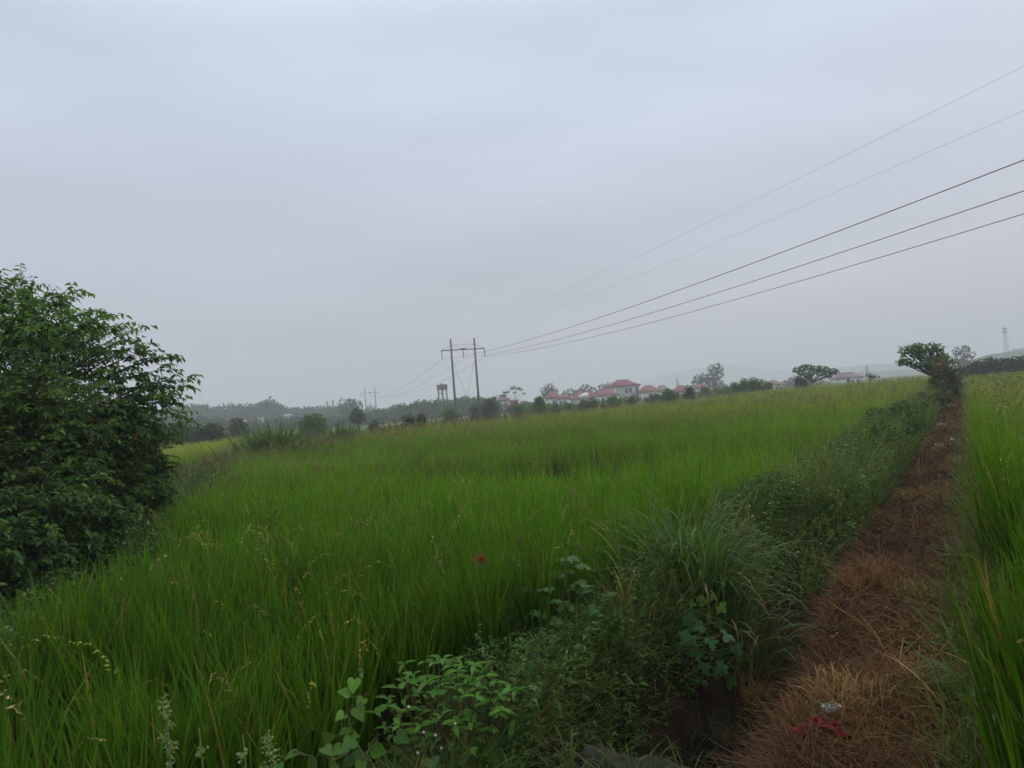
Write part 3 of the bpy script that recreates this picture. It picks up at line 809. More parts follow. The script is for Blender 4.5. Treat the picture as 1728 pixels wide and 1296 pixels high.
def near_bush(name, label, clusters, D, leaf, cols, dens=1.0):
    """thicket of many leafy shoots; each cluster sends shoots outward and up"""
    tb, cb = MB(), MB()
    cs = [(at(px, py, D + dd), pr * (D + dd) / FPX) for (px, py, pr, dd) in clusters]
    bx, by = np.mean([c[0] for c, _ in cs]), np.mean([c[1] for c, _ in cs])
    t = thing(name, label, 'bush', gz(bx, by, -.05))
    P_, D_, N_, L_, C_ = [], [], [], [], []
    for c, r in cs:
        g = gz(c[0] + U(-.2, .2), c[1] + .1, -.05)
        tube(tb, [g, (g + c) / 2 + np.array([U(-.1, .1), 0, 0]), c], [.03, .022, .01], 5, BARK)
        for k in range(int(dens * 150 * r)):
            d = sph(1)[0]; d[2] = d[2] * .8 + .15
            q = U(.55, 1.25) if rng.random() < .75 else U(.2, .7)
            E = c + d * r * q
            if E[2] < H(E[0], E[1]) + .03: continue
            S = c + d * r * q * .45 + sph(1)[0] * .12
            n = int(9 + 16 * U(0, 1)); col = np.array(cols[rng.integers(len(cols))]) * U(.75, 1.25); lf = leaf * U(.65, 1.35)
            w = np.linspace(0, 1, n)[:, None]
            mid = (S + E) / 2 + np.array([0, 0, .10])
            Q = S * (1 - w) ** 2 + 2 * mid * w * (1 - w) + E * w ** 2
            T = unit(np.gradient(Q, axis=0)); sd = unit(np.cross(T, np.array([[.01, 0, 1.]])))
            sg = np.where(np.arange(n) % 2, 1, -1)[:, None]
            dd_ = T * .7 + sd * sg * .8 + rng.normal(size=(n, 3)) * .35; dd_[:, 2] -= .25
            nn = rng.normal(size=(n, 3)) * .45; nn[:, 2] += .9
            P_.append(Q); D_.append(dd_); N_.append(nn); L_.append(lf * U(.6, 1.25, n)); C_.append(jit(col, n, .3))
            tube(tb, Q[::max(1, n // 4)], .004, 3, BARK)
    P, Dv, N, L, C = (np.concatenate(a) for a in (P_, D_, N_, L_, C_))
    leaves(cb, P, Dv, N, L, L * .5, C, .2, .2)
    tb.build('stem', M_BARK, t); cb.build('foliage', M_LEAF, t)
near_bush('thicket_bush', 'vine covered dark bush beneath the large tree at the left edge',
          [(-30, 680, 130, 0), (55, 700, 95, -.2), (20, 790, 110, -.5), (110, 760, 85, -.3), (95, 850, 80, -.8), (10, 880, 80, -1.0), (-60, 860, 110, -.5)], 8.6, .068, [(.052, .112, .026), (.070, .145, .03), (.036, .075, .022), (.085, .15, .035)], 2.6)
near_bush('thicket_bush', 'low leafy thicket bordering the rice at the very left edge of the photo',
          [(15, 895, 62, -.3), (85, 880, 55, 0), (-50, 915, 75, -.5), (150, 880, 42, .5), (45, 925, 45, -.8), (-5, 940, 50, -1), (20, 985, 50, -.6), (85, 962, 45, -.2), (140, 930, 40, .3), (-30, 1005, 60, -.8), (60, 1008, 40, -.5), (185, 905, 35, .8)], 7.0, .07, [(.046, .10, .024), (.065, .13, .03), (.036, .078, .022)], 1.9)
near_bush('thicket_bush', 'dense dark bush right of the vine covered bush, bordering the rice',
          [(185, 720, 70, .3), (235, 760, 50, .8), (180, 800, 75, 0), (250, 800, 42, .8), (215, 840, 55, -.1), (150, 868, 45, -.8), (255, 842, 38, .2), (200, 880, 40, -.9)], 10.2, .064, [(.058, .120, .026), (.065, .135, .03), (.042, .09, .022)], 2.5)

# --- reed clumps and bushes at the far left edge of the field
def reed(name, label, px, base_y, D, n, h, wid, col, dry=.25):
    c = at(px, base_y, D); loc = gz(c[0], D, -.03)
    t = thing(name, label, 'reeds', loc)
    mb = MB(); dm = MB()
    a = U(0, 6.3, n); r = np.abs(rng.normal(size=n)) * wid * .5
    P = np.stack([loc[0] + r * np.cos(a), loc[1] + r * np.sin(a), np.full(n, loc[2])], -1)
    P[:, 2] = H(P[:, 0], P[:, 1]) - .03
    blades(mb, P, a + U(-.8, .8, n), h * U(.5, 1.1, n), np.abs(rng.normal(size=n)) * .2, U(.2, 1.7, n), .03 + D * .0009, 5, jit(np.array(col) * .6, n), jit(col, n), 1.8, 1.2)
    m = int(n * dry)
    blades(dm, P[:m] + rng.normal(size=(m, 3)) * np.array([.3, .3, 0]), U(0, 6.3, m), h * U(.4, .8, m), U(0, .4, m), U(.3, 2.2, m), .03 + D * .0008, 4, jit((.12, .10, .05), m), jit((.24, .19, .09), m), 1.8, 1.2)
    mb.build('green_leaves', M_RICE, t); dm.build('dry_leaves', M_DRY, t)
reed('reed_clump', 'tall bright reed clump standing alone at the left edge of the rice field', 462, 745, 34, 520, 2.15, 1.7, (.085, .15, .05))
reed('reed_clump', 'smaller reed clump right of the tall reed clump', 575, 728, 44, 260, 1.9, 1.1, (.08, .14, .05))
reed('reed_clump', 'low brownish reed clump between the two taller reed clumps', 522, 738, 38, 420, 1.35, 2.2, (.11, .115, .05), .8)
reed('reed_clump', 'low pale leafed clump at the far edge below the distant pylon', 660, 728, 50, 160, 1.35, 1.5, (.12, .13, .055), .6)

woody('round_bush', 'dark spreading bush at the far edge of the pale left field, nearest the big tree', 'bush', 82, None,
      lump(255, 325, 722, 741, 18, 9, 13), .42, DKG, dens=9)
woody('round_bush', 'brownish dark bush beside the white speck in the pale left field', 'bush', 78, None,
      lump(332, 374, 722, 739, 14, 8, 12), .4, (.050, .080, .024), col2=DKG, dens=9)
woody('round_bush', 'pale loose bush behind the tall reed clump', 'bush', 95, None, lump(392, 422, 712, 728, 9, 7, 10), .45, OLG, dens=7)
woody('round_bush', 'light green round bush right of the tall reed clump', 'bush', 92, None, lump(514, 542, 706, 722, 12, 7, 10), .4, LTG, dens=8)
woody('round_bush', 'dark ball shaped tree standing alone left of the water tower', 'tree', 120, 603,
      [(602, 700, 9), (597, 704, 8), (608, 704, 8), (602, 707, 9), (603, 695, 6)], .4, DKG, dens=12)
for i, (a, b, r, lb) in enumerate([(632, 716, 6, 'small dark shrub on the field edge under the distant pylon'),
                                   (690, 706, 7, 'small dark shrub on the field edge left of the water tower'),
                                   (712, 703, 5, 'tiny shrub on the field edge below the water tower')]):
    woody('shrub', lb, 'shrub', 74, None, lump(a - r, a + r, b - r * .4, b + r * .5, 5, r * .5, r * .8), .3, OLG, dens=8)

# --- hazy woods behind the fields
def wood(name, label, ridge, D, dspread, n, leaf, col, base=-2.0, rpx=(9, 17)):
    n = int(n * 1.5)
    mb = MB()
    xs = [p[0] for p in ridge]; ysr = [p[1] for p in ridge]
    for k in range(n):
        px = U(xs[0], xs[-1]); top = np.interp(px, xs, ysr)
        dd = D + U(-.3, 1) * dspread
        for j in range(5):
            r = U(*rpx)
            c = at(px + U(-12, 12), top + r + U(0, 1) ** 2 * 16 + j * 6, dd)
            if c[2] < base: c[2] = base + 1
            clump_leaves(mb, c, r * dd / FPX, leaf, 5, np.array(col) * U(.75, 1.25), .85)
    return tag(mb.build(name, M_LEAF), label, 'woodland', kind='stuff')
wood('woodland', 'hazy wooded ridge across the far left behind the pale field',
     [(140, 700), (230, 690), (262, 688), (310, 682), (335, 680), (356, 686), (380, 681), (405, 679), (425, 680), (450, 674), (470, 684), (500, 688), (530, 684), (545, 683), (570, 690),
      (585, 682), (605, 680), (640, 690)], 380, 60, 150, 1.5, (.032, .072, .030))
wood('woodland', 'nearer tree belt running below the hazy ridge on the left',
     [(200, 706), (300, 706), (345, 700), (380, 706), (430, 707), (480, 701), (520, 702), (560, 703), (590, 700), (640, 700), (700, 700)], 230, 40, 120, .9, (.036, .084, .030))
wood('woodland', 'belt of trees behind the near pylon and under the water tower',
     [(625, 697), (650, 686), (690, 679), (715, 674), (740, 674), (765, 672), (790, 668), (820, 666), (850, 674), (890, 680)], 250, 40, 95, 1.0, (.040, .088, .030))
wood('woodland', 'low hazy trees behind the right part of the village',
     [(1150, 652), (1200, 650), (1240, 646), (1290, 645), (1330, 640), (1352, 634), (1390, 638)], 330, 50, 45, 1.3, (.036, .064, .024), rpx=(6, 10))
wood('woodland', 'hazy wooded crest below the radio tower at the far right', [(1640, 612), (1655, 609), (1675, 600), (1692, 594), (1705, 592), (1722, 588), (1745, 587), (1800, 583)], 640, 60, 50, 2.2, (.040, .088, .034), rpx=(5, 9))
woody('dome_tree', 'tall domed tree rising above the hazy left ridge', 'tree', 370, 451, [(451, 682, 11), (444, 690, 12), (459, 691, 12), (452, 698, 14)], 1.4, DKG, dens=7)
woody('broad_tree', 'broad hazy tree beside the distant pylon', 'tree', 300, 590, [(581, 682, 9), (592, 681, 9), (600, 680, 8), (604, 686, 9), (590, 690, 12), (576, 690, 8)], 1.1, DKG, dens=6)
woody('dome_tree', 'domed tree behind the leftmost red roof', 'tree', 300, 927, [(927, 656, 8), (920, 661, 7), (934, 661, 7), (927, 667, 10)], 1.0, DKG, dens=8)
woody('broad_tree', 'low broad tree between the two left red roofs', 'tree', 290, 963, [(956, 664, 6), (964, 663, 7), (972, 665, 6)], .9, DKG, dens=8)
woody('broad_tree', 'broad tree behind the roof left of the tall house', 'tree', 300, 990, [(984, 656, 6), (991, 656, 7), (1000, 660, 7), (981, 662, 7)], .9, MIDG, dens=8)
woody('broad_tree', 'twin topped tree against the left wall of the tall house', 'tree', 300, 1022, [(1018, 654, 6), (1026, 650, 5), (1024, 658, 7), (1012, 662, 6)], .9, DKG, dens=8)
woody('dense_tree', 'dense square hazy tree left of the tall poplar', 'tree', 290, 1187, [(1178, 639, 7), (1188, 637, 7), (1196, 637, 6), (1178, 647, 8), (1190, 648, 9), (1199, 645, 8)], .95, (.032, .066, .028), dens=9)
woody('poplar_tree', 'tall hazy poplar with a ragged top right of the village', 'tree', 300, 1208,
      [(1200, 621, 5), (1208, 618, 5.5), (1215, 624, 5.5), (1203, 628, 7), (1212, 631, 7), (1207, 638, 8), (1210, 645, 8)], .95, (.032, .066, .028), dens=8)
woody('broad_tree', 'hazy tree behind the hedge, right of the path tree', 'tree', 240, 1626,
      [(1616, 592, 6), (1625, 591, 7), (1632, 589, 5), (1638, 598, 6), (1622, 601, 8), (1632, 606, 8), (1624, 613, 9), (1648, 612, 6)], .8, (.032, .066, .028), dens=6)

# --- bushes along the far edge of the rice
BG = 'bushes along the far edge of the rice'
for lb, cl, D, col, col2 in [
    ('light green bush at the foot of the near pylon, left of its poles', lump(750, 772, 686, 694, 7, 5, 8), 112, LTG, MIDG),
    ('dark bush behind the right pole of the near pylon', lump(815, 838, 672, 686, 9, 7, 10), 122, DKG, DKG),
    ('low dark bush between the two poles of the near pylon', lump(796, 806, 682, 690, 5, 4, 7), 122, DKG, MIDG),
    ('large bright bush in front of the leftmost house', lump(893, 922, 672, 688, 13, 7, 10), 104, LTG, DKG),
    ('trailing green bush right of the leftmost house wall', lump(866, 888, 682, 690, 8, 5, 7), 106, OLG, MIDG),
    ('dark narrow bush in front of the second house', lump(931, 940, 677, 688, 6, 4, 6), 108, DKG, MIDG),
    ('low ragged bush below the white house fronts', lump(950, 972, 680, 686, 6, 3.5, 5), 110, MIDG, OLG),
    ('dark green bush in front of the third house', lump(976, 990, 674, 682, 7, 4, 6), 112, DKG, MIDG),
    ('loose green bush beside the third house', lump(994, 1010, 672, 682, 6, 4, 6), 112, MIDG, DKG),
    ('rounded green bush in front of the tall house', lump(1024, 1040, 669, 676, 8, 5, 7), 112, MIDG, MIDG),
    ('brownish bush right of the tall house', lump(1062, 1070, 668, 674, 5, 4, 5), 114, BRG, BRG),
    ('green bush below the long red roof', lump(1097, 1110, 664, 671, 6, 4, 6), 114, MIDG, DKG),
    ('dark round bush right of the long red roof', lump(1121, 1136, 657, 668, 9, 5, 8), 112, DKG, MIDG),
    ('dark upright bush standing above the rice edge', lump(1157, 1170, 652, 665, 9, 5, 7), 108, DKG, DKG),
    ('low hazy bush right of the upright bush', lump(1185, 1230, 652, 657, 9, 5, 7), 130, OLG, DKG),
    ('wide feathery light green bush near the umbrella tree', lump(1238, 1302, 641, 649, 22, 6, 9), 112, LTG, MIDG)]:
    cl = [(a, b + 2.6 + U(-1.5, 1), r * U(.5, .85)) for a, b, r in cl]
    woody('edge_bush', lb, 'bush', D, None, cl, .27, np.array(col) * 1.6, BG, dens=7, col2=col2, parts=('stem', 'foliage'))
woody('umbrella_tree', 'flat topped umbrella shaped tree on the far edge of the rice', 'tree', 108, 1374,
      [(1346, 624, 5), (1355, 621, 6), (1365, 620, 6), (1376, 622, 6), (1386, 622, 6), (1396, 624, 6), (1405, 627, 6), (1412, 629, 3.5), (1352, 630, 5), (1370, 629, 6),
       (1384, 630, 6), (1398, 633, 5), (1362, 634, 5)], .34, (.062, .135, .034), dens=12, flat=.6, trunk_r=.14)
woody('edge_bush', 'dark bush against the left side of the umbrella tree', 'bush', 104, None, lump(1347, 1358, 640, 650, 7, 5, 8), .34, DKG, BG, dens=9, parts=('stem', 'foliage'))
woody('sapling', 'small flat crowned sapling between the umbrella tree and the path tree', 'tree', 104, 1472,
      [(1467, 633, 3.5), (1473, 634, 3.5), (1480, 635, 3), (1470, 637, 3)], .3, DKG, dens=9, flat=.6)
woody('bare_tree', 'nearly bare tree with a few flat tufts of dark leaves above the leftmost house', 'tree', 140, 872,
      [(846, 667, 2), (851, 662, 3), (857, 661, 3), (863, 655, 2.6), (869, 654, 3), (875, 655, 3), (879, 657, 2.5), (868, 661, 2.4), (884, 664, 2), (851, 667, 2.5)], .32, (.05, .045, .035), dens=7, flat=.4, dy=1.0, trunk_r=.06)

mb = MB()
for k in range(150):
    px = U(855, 1250); D_ = U(112, 128)
    c = at(px, np.interp(px, [855, 900, 1000, 1150, 1250], [690, 688, 681, 667, 658]) + U(-2.5, 3), D_); r = U(2.2, 4.5) * D_ / FPX
    clump_leaves(mb, c, r, .27, 6, np.array((.07, .145, .038)) * U(.7, 1.3)); clump_leaves(mb, c - np.array([0, 0, r * 1.3]), r, .27, 5, np.array((.07, .145, .038)) * U(.7, 1.3))
tag(mb.build('scrub', M_LEAF), 'low ragged green scrub between the rice edge and the village', 'scrub', kind='stuff')
# --- the tree on the path and its companions
woody('path_tree', 'spreading tree with a broken flat crown at the end of the brown path', 'tree', 44.5, 1588,
      [(1527, 591, 8), (1537, 588, 8), (1547, 586, 8), (1558, 587, 9), (1570, 586, 8), (1580, 588, 8), (1524, 607, 7), (1533, 610, 7), (1543, 614, 6), (1552, 597, 9),
       (1565, 598, 11), (1578, 600, 11), (1590, 603, 9), (1560, 612, 9), (1572, 615, 11), (1540, 597, 5), (1518, 612, 5), (1600, 606, 8), (1548, 617, 5)], .16, (.078, .175, .040), dens=10, flat=.75, trunk_r=.09)
woody('path_bush', 'olive brown bush crowding the trunk of the path tree', 'bush', 43, 1596,
      [(1590, 612, 12), (1602, 618, 12), (1580, 625, 13), (1594, 630, 15), (1608, 632, 11), (1585, 640, 14), (1600, 646, 14), (1612, 645, 9), (1578, 648, 9), (1592, 655, 12)],
      .14, (.095, .135, .04), dens=8, col2=(.12, .11, .04), f2=.4, parts=('stem', 'foliage'))
woody('path_bush', 'low dark bush at the foot of the olive bush beside the path', 'bush', 40, None,
      lump(1570, 1618, 650, 666, 12, 6, 9), .13, MIDG, dens=9, col2=(.05, .04, .03), f2=.4, parts=('stem', 'foliage'))
def hedge(lb, cl, D):
    woody('hedge_bush', lb, 'bush', D, None, cl, .36, (.040, .085, .028), 'dark hedge behind the right field', dens=10, parts=('stem', 'foliage'))
hedge('dark hedge bush just right of the path tree', lump(1634, 1652, 618, 628, 9, 6, 9), 100)
hedge('dark hedge bush below the radio tower hill, left of the hedge top', lump(1658, 1682, 612, 626, 11, 7, 10), 100)
hedge('dark hedge bush straight below the radio tower', lump(1684, 1708, 611, 624, 11, 7, 10), 100)
hedge('dark hedge bush at the right edge of the photo', lump(1708, 1750, 608, 622, 15, 8, 11), 98)

# --- bushes of the verge between path and left field
def verge_bush(lb, u, v, h, w, leaf, col, n, ln=1.0):
    x, y = uv2xy(u, v); loc = gz(x, y, -.03)
    t = thing('verge_bush', lb, 'bush', loc, 'leafy bushes on the verge of the path')
    tb, cb = MB(), MB()
    for k in range(10):
        du, dv = rng.normal() * w * ln * .5, rng.normal() * w * .32
        a, b = uv2xy(u + du, v + dv)
        r = U(.13, .26) * h
        c = gz(a, b, max(r, h * U(.35, .95) - r * .3))
        tube(tb, [loc, (loc + c) / 2 + np.array([0, 0, .08]), c], [.014, .01, .005], 5, BARK)
        clump_leaves(cb, c, r * 1.35, leaf, n, np.array(col) * U(.85, 1.2), .85)
    tb.build('stem', M_BARK, t); cb.build('foliage', M_LEAF, t)
verge_bush('dense dark green bush bulging over the path before the white litter', 15.5, -1.7, .72, 1.1, .065, (.038, .085, .024), 9, 1.5)
verge_bush('broad green bush on the verge level with the white litter', 19.5, -1.8, .85, 1.2, .075, (.050, .105, .030), 9, 1.6)
verge_bush('green bush on the verge halfway to the path tree', 25, -1.75, .75, 1.2, .09, (.046, .095, .028), 9, 2)
verge_bush('brownish bush on the verge shortly before the path tree', 34, -1.6, .85, 1.2, .12, (.075, .085, .032), 9, 2)

# ------------------------------------------------------------------ single plants in the foreground
def silvergrass():
    loc = gz(*uv2xy(5.35, -1.82), -.03)
    t = thing('silvergrass_clump', 'big arching silvergrass clump on the ditch bank in the middle foreground', 'grass clump', loc)
    g, d = MB(), MB()
    for px, py, n, h, az0, sp in [(5.5, -1.98, 90, 1.15, None, .12), (5.25, -1.82, 120, 1.2, None, .14), (5.2, -1.68, 90, 1.05, -.6, .10), (5.4, -2.2, 60, 1.0, 2.9, .08), (5.6, -1.6, 70, .9, -.35, .1)]:
        b = gz(*uv2xy(px, py)); N = n
        P = b[None] + rng.normal(size=(N, 3)) * np.array([sp, sp, 0]); P[:, 2] = H(P[:, 0], P[:, 1]) - .03
        az = U(0, 6.3, N) if az0 is None else az0 + rng.normal(size=N) * .9
        col = jit((.072, .135, .034), N, .25)
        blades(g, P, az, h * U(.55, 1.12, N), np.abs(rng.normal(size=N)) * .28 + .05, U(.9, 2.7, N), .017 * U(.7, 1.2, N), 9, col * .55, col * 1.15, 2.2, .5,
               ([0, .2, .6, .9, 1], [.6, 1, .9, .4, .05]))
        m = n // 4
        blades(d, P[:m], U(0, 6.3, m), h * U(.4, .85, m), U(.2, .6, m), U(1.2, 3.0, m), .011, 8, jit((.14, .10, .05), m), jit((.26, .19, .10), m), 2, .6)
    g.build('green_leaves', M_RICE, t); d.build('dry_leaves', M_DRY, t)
silvergrass()
def lobed_plant(name, lb, cat, px, D, toppy, outline, n, size, col, spread, stem=(.06, .09, .03), cup=.1):
    b = gz(at(px, 1050, D)[0], D, -.02)
    top = at(px, toppy, b[1]); h = top[2] - b[2]
    t = thing(name, lb, cat, b)
    s, f = MB(), MB()
    st = np.array([b, b + np.array([.01, 0, h * .5]), b + np.array([.0, .01, h])])
    tube(s, st, [.007, .005, .003], 6, stem)
    P, D, N, S = [], [], [], []
    for k in range(n):
        f_ = .2 + .8 * (k + .5) / n
        a = k * 2.4 + U(-.3, .3)
        o = b + np.array([0, 0, h * f_])
        r = spread * (1.1 - .75 * f_) * U(.7, 1.1)
        e = o + np.array([math.cos(a) * r, math.sin(a) * r, U(.0, .05)])
        tube(s, [o, (o + e) / 2 + np.array([0, 0, .02]), e], [.003, .0025, .002], 4, stem)
        for j in range(3):
            aa = a + (j - 1) * .75
            P.append(o + (e - o) * (1 - .28 * abs(j - 1))); D.append((math.cos(aa), math.sin(aa), U(-.25, .2))); N.append((U(-.25, .25), U(-.4, .1), 1)); S.append(size * U(.7, 1.15) * (1 if j == 1 else .75))
    outline_leaves(f, np.array(P), np.array(D), np.array(N), np.array(S), outline, jit(col, len(P), .25), cup)
    s.build('stem', M_LEAF, t); f.build('leaves', M_LEAF, t)
    return t
lobed_plant('ragweed', 'upright ragweed with lobed blue green leaves at the front edge of the rice', 'weed', 965, 4.75, 935, LOBED, 16, .13, (.075, .165, .042), .16)
lobed_plant('ragweed', 'shorter lobed weed just right of the upright ragweed', 'weed', 1012, 4.6, 1000, LOBED, 10, .11, (.06, .135, .036), .14)
lobed_plant('ragweed', 'shorter lobed weed just left of the upright ragweed', 'weed', 915, 4.5, 990, LOBED, 11, .12, (.065, .145, .038), .16)

def leafy_bush():
    b = gz(-.40, 3.3, -.02)
    t = thing('knotweed_bush', 'bright leafy knotweed bush with white blossoms at the bottom middle', 'bush', b)
    s, f, w, hv = MB(), MB(), MB(), MB()
    P, D, N = [], [], []
    for k in range(46):
        a = k * 2.4; rr = .27 * math.sqrt((k + .5) / 46)
        g = b + np.array([math.cos(a) * rr * .35, math.sin(a) * rr * .35, 0])
        hh = (.62 - .42 * rr / .27 * U(.4, 1)) * U(.75, 1.0) + .12
        tip = b + np.array([math.cos(a) * rr * 1.25, math.sin(a) * rr, hh])
        m = (g + tip) / 2 + np.array([0, 0, .08])
        q = np.linspace(0, 1, 8)[:, None]
        Q = g * (1 - q) ** 2 + 2 * m * q * (1 - q) + tip * q ** 2
        tube(s, Q, np.linspace(.004, .002, 8), 5, (.09, .06, .03))
        for j in range(2, 8):
            for sdn in range(3 if j == 7 else 1):
                aa = j * 2.4 + a + sdn * 2.1
                P.append(Q[j]); D.append((math.cos(aa), math.sin(aa), U(-.15, .45))); N.append((U(-.3, .3), U(-.5, .1), 1))
    n = len(P)
    leaves(f, np.array(P), np.array(D), np.array(N), U(.045, .082, n), U(.019, .030, n), jit((.066, .165, .020), n, .3), .2, .2)
    m = 46
    p = b[None] + rng.normal(size=(m, 3)) * np.array([.22, .16, 0]); p[:, 1] -= .12; p[:, 2] = b[2] + U(.05, .45, m)
    d = rng.normal(size=(m, 3)); d[:, 2] = -.2; nn = rng.normal(size=(m, 3)) * .3; nn[:, 1] -= .6; nn[:, 2] += .8
    outline_leaves(hv, p, d, nn, U(.045, .08, m), HEART, jit((.040, .10, .018), m, .3), .15)
    for a, c in [(768, 1220), (735, 1240), (745, 1262), (715, 1235), (705, 1270), (690, 1192)]:
        o = at(a, c, b[1] - .32)
        for k in range(5):
            leaves(w, o[None], np.array([[math.cos(k * 1.26), -.3, math.sin(k * 1.26)]]), np.array([[0, -1., .2]]), .0075, .006, (.60, .58, .54), 0, .1, True)
    s.build('stem', M_BARK, t); f.build('leaves', M_LEAF, t); hv.build('heart_leaves', M_LEAF, t); w.build('blossom', M_LEAF, t)
leafy_bush()
def vine(name, lb, pix, D, outline, size, col, dz=0.0):
    P = np.array([at(a, b, D + dd) for a, b, dd in pix])
    base = gz(P[0, 0], P[0, 1])
    t = thing(name, lb, 'vine', base)
    s, f = MB(), MB()
    path = np.concatenate([base[None], P])
    fine = np.concatenate([path[i] + (path[i + 1] - path[i]) * np.linspace(0, 1, 5)[:-1, None] for i in range(len(path) - 1)] + [path[-1:]])
    fine[1:-1] += rng.normal(size=(len(fine) - 2, 3)) * .012
    tube(s, fine, .0028, 5, (.10, .10, .035))
    n = len(P)
    d = rng.normal(size=(n, 3)) * .8; d[:, 2] -= .5; d[:, 1] -= .3
    nn = rng.normal(size=(n, 3)) * .35; nn[:, 1] -= .9; nn[:, 2] += .55
    outline_leaves(f, P, d, nn, size * U(.7, 1.2, n), outline, jit(col, n, .25), .15)
    s.build('stem', M_LEAF, t); f.build('leaves', M_LEAF, t)
vine('bindweed_vine', 'heart leaved bindweed climbing the rice left of the knotweed bush',
     [(560, 1280, 0), (575, 1262, -.05), (548, 1245, 0), (585, 1240, .0), (595, 1222, .0), (580, 1205, .05), (603, 1196, .02), (612, 1180, .05), (590, 1170, .06), (598, 1148, .08), (608, 1135, .1)], 2.75, HEART, .046, (.085, .19, .03))
vine('bindweed_vine', 'low heart leaved bindweed lying along the bottom edge left of the knotweed bush',
     [(470, 1290, 0), (500, 1270, 0), (530, 1285, -.05), (548, 1262, -.05), (565, 1290, -.1), (592, 1262, -.05), (610, 1288, -.1), (632, 1265, 0), (640, 1240, 0)], 2.5, HEART, .048, (.065, .15, .026))
hp = [(1160, 1040, 0), (1185, 1055, -.03), (1210, 1048, -.02), (1165, 1072, -.05), (1198, 1078, -.06), (1228, 1070, -.05), (1150, 1090, -.08), (1180, 1100, -.1), (1213, 1098, -.1), (1240, 1090, -.08),
      (1190, 1120, -.14), (1222, 1122, -.14), (1250, 1112, -.1), (1205, 1138, -.18), (1235, 1140, -.16), (1258, 1066, 0), (1172, 1030, .05)]
vine('hop_vine', 'dark palm leaved hop vine hanging over the ditch below the silvergrass', hp, 4.5, PALM, .088, (.034, .088, .024))
vine('hop_vine', 'small light green creeper just above the palm leaved hop vine',
     [(1150, 1010, 0), (1165, 1018, 0), (1178, 1008, 0), (1190, 1020, 0), (1202, 1012, 0), (1214, 1022, 0), (1160, 1032, 0), (1195, 1034, 0), (1210, 1036, 0)], 4.6, PALM, .06, (.075, .15, .03))

def goosefoot(lb, px, toppy, D, n, wpx):
    top = at(px, toppy, D); b = gz(top[0], top[1], -.02)
    t = thing('goosefoot_plant', lb, 'weed', b, 'pale seeding weeds at the bottom edge')
    s, f = MB(), MB()
    tube(s, [b, (b + top) / 2 + np.array([.01, 0, 0]), top], [.006, .004, .0015], 5, (.13, .16, .06))
    h = top[2] - b[2]
    for k in range(n):
        z = b[2] + h * (.45 + .55 * k / n)
        L = (wpx * D / FPX) * (1.15 - k / n) * U(.7, 1.2)
        a = k * 2.4
        o = np.array([b[0] + (top[0] - b[0]) * (z - b[2]) / h, b[1], z]); e = o + np.array([math.cos(a) * L * .55, math.sin(a) * L * .55, L * .9])
        tube(s, [o, (o + e) / 2 + np.array([math.cos(a), math.sin(a), 0]) * L * .08, e], [.002, .0015, .001], 4, (.13, .16, .06))
        m = 34
        q = U(.15, 1, m)[:, None]
        P = o * (1 - q) + e * q + rng.normal(size=(m, 3)) * .006
        leaves(f, P, sph(m), sph(m), U(.005, .011, m), U(.005, .010, m), jit((.20, .26, .10), m, .25), .1, .2, True)
    s.build('stem', M_LEAF, t); f.build('seed_heads', M_LEAF, t)
goosefoot('tall pale seeding weed poking up at the bottom left', 278, 1168, 1.95, 16, 46)
goosefoot('short pale seeding weed right of the tall one at the bottom left', 336, 1228, 1.95, 7, 26)
goosefoot('wide feathery pale weed at the bottom edge nearer the knotweed bush', 452, 1232, 1.95, 16, 60)
goosefoot('small pale weed spike left of the wide feathery one', 410, 1240, 1.95, 8, 26)

def sedge():
    top = at(811, 944, 4.1); b = gz(top[0], top[1], -.02)
    t = thing('dry_sedge', 'rust red starry seed head standing among the rice left of the ragweed', 'sedge', b)
    s, f = MB(), MB()
    tube(s, [b, (b + top) / 2 + np.array([-.015, 0, 0]), top], [.003, .0025, .002], 5, (.09, .10, .03))
    n = 46; d = sph(n); d[:, 2] = d[:, 2] * .7 + .15
    leaves(f, np.repeat(top[None], n, 0), d, sph(n), U(.03, .06, n), .007, jit((.26, .10, .05), n, .3), .05, .1, True)
    s.build('stem', M_LEAF, t); f.build('seed_head', M_DRY, t)
sedge()
def foxtail(lb, px, py, D, lean):
    tip = at(px, py, D); b = gz(tip[0] - lean * .1, tip[1], -.02)
    t = thing('foxtail_grass', lb, 'grass', b, 'nodding foxtail grasses')
    s, f = MB(), MB()
    q = np.linspace(0, 1, 9)[:, None]
    m = b + np.array([0, 0, (tip[2] - b[2]) * 1.25]); e = tip + np.array([lean * .06, 0, -.045])
    Q = b * (1 - q) ** 2 + 2 * m * q * (1 - q) + e * q ** 2
    tube(s, Q, .0018, 4, (.10, .13, .04))
    n = 260; w = U(.80, 1, n)[:, None]
    P = b * (1 - w) ** 2 + 2 * m * w * (1 - w) + e * w ** 2
    leaves(f, P, sph(n), sph(n), .016, .003, jit((.22, .24, .08), n, .2), .1, .1, True)
    s.build('stem', M_LEAF, t); f.build('seed_head', M_DRY, t)
foxtail('nodding foxtail head just above the upright ragweed', 968, 918, 4.5, 1)
foxtail('foxtail head in front of the left side of the silvergrass', 1062, 962, 4.5, .4)
foxtail('foxtail head left of the upright ragweed, near the rust red seed head', 876, 912, 4.4, .5)
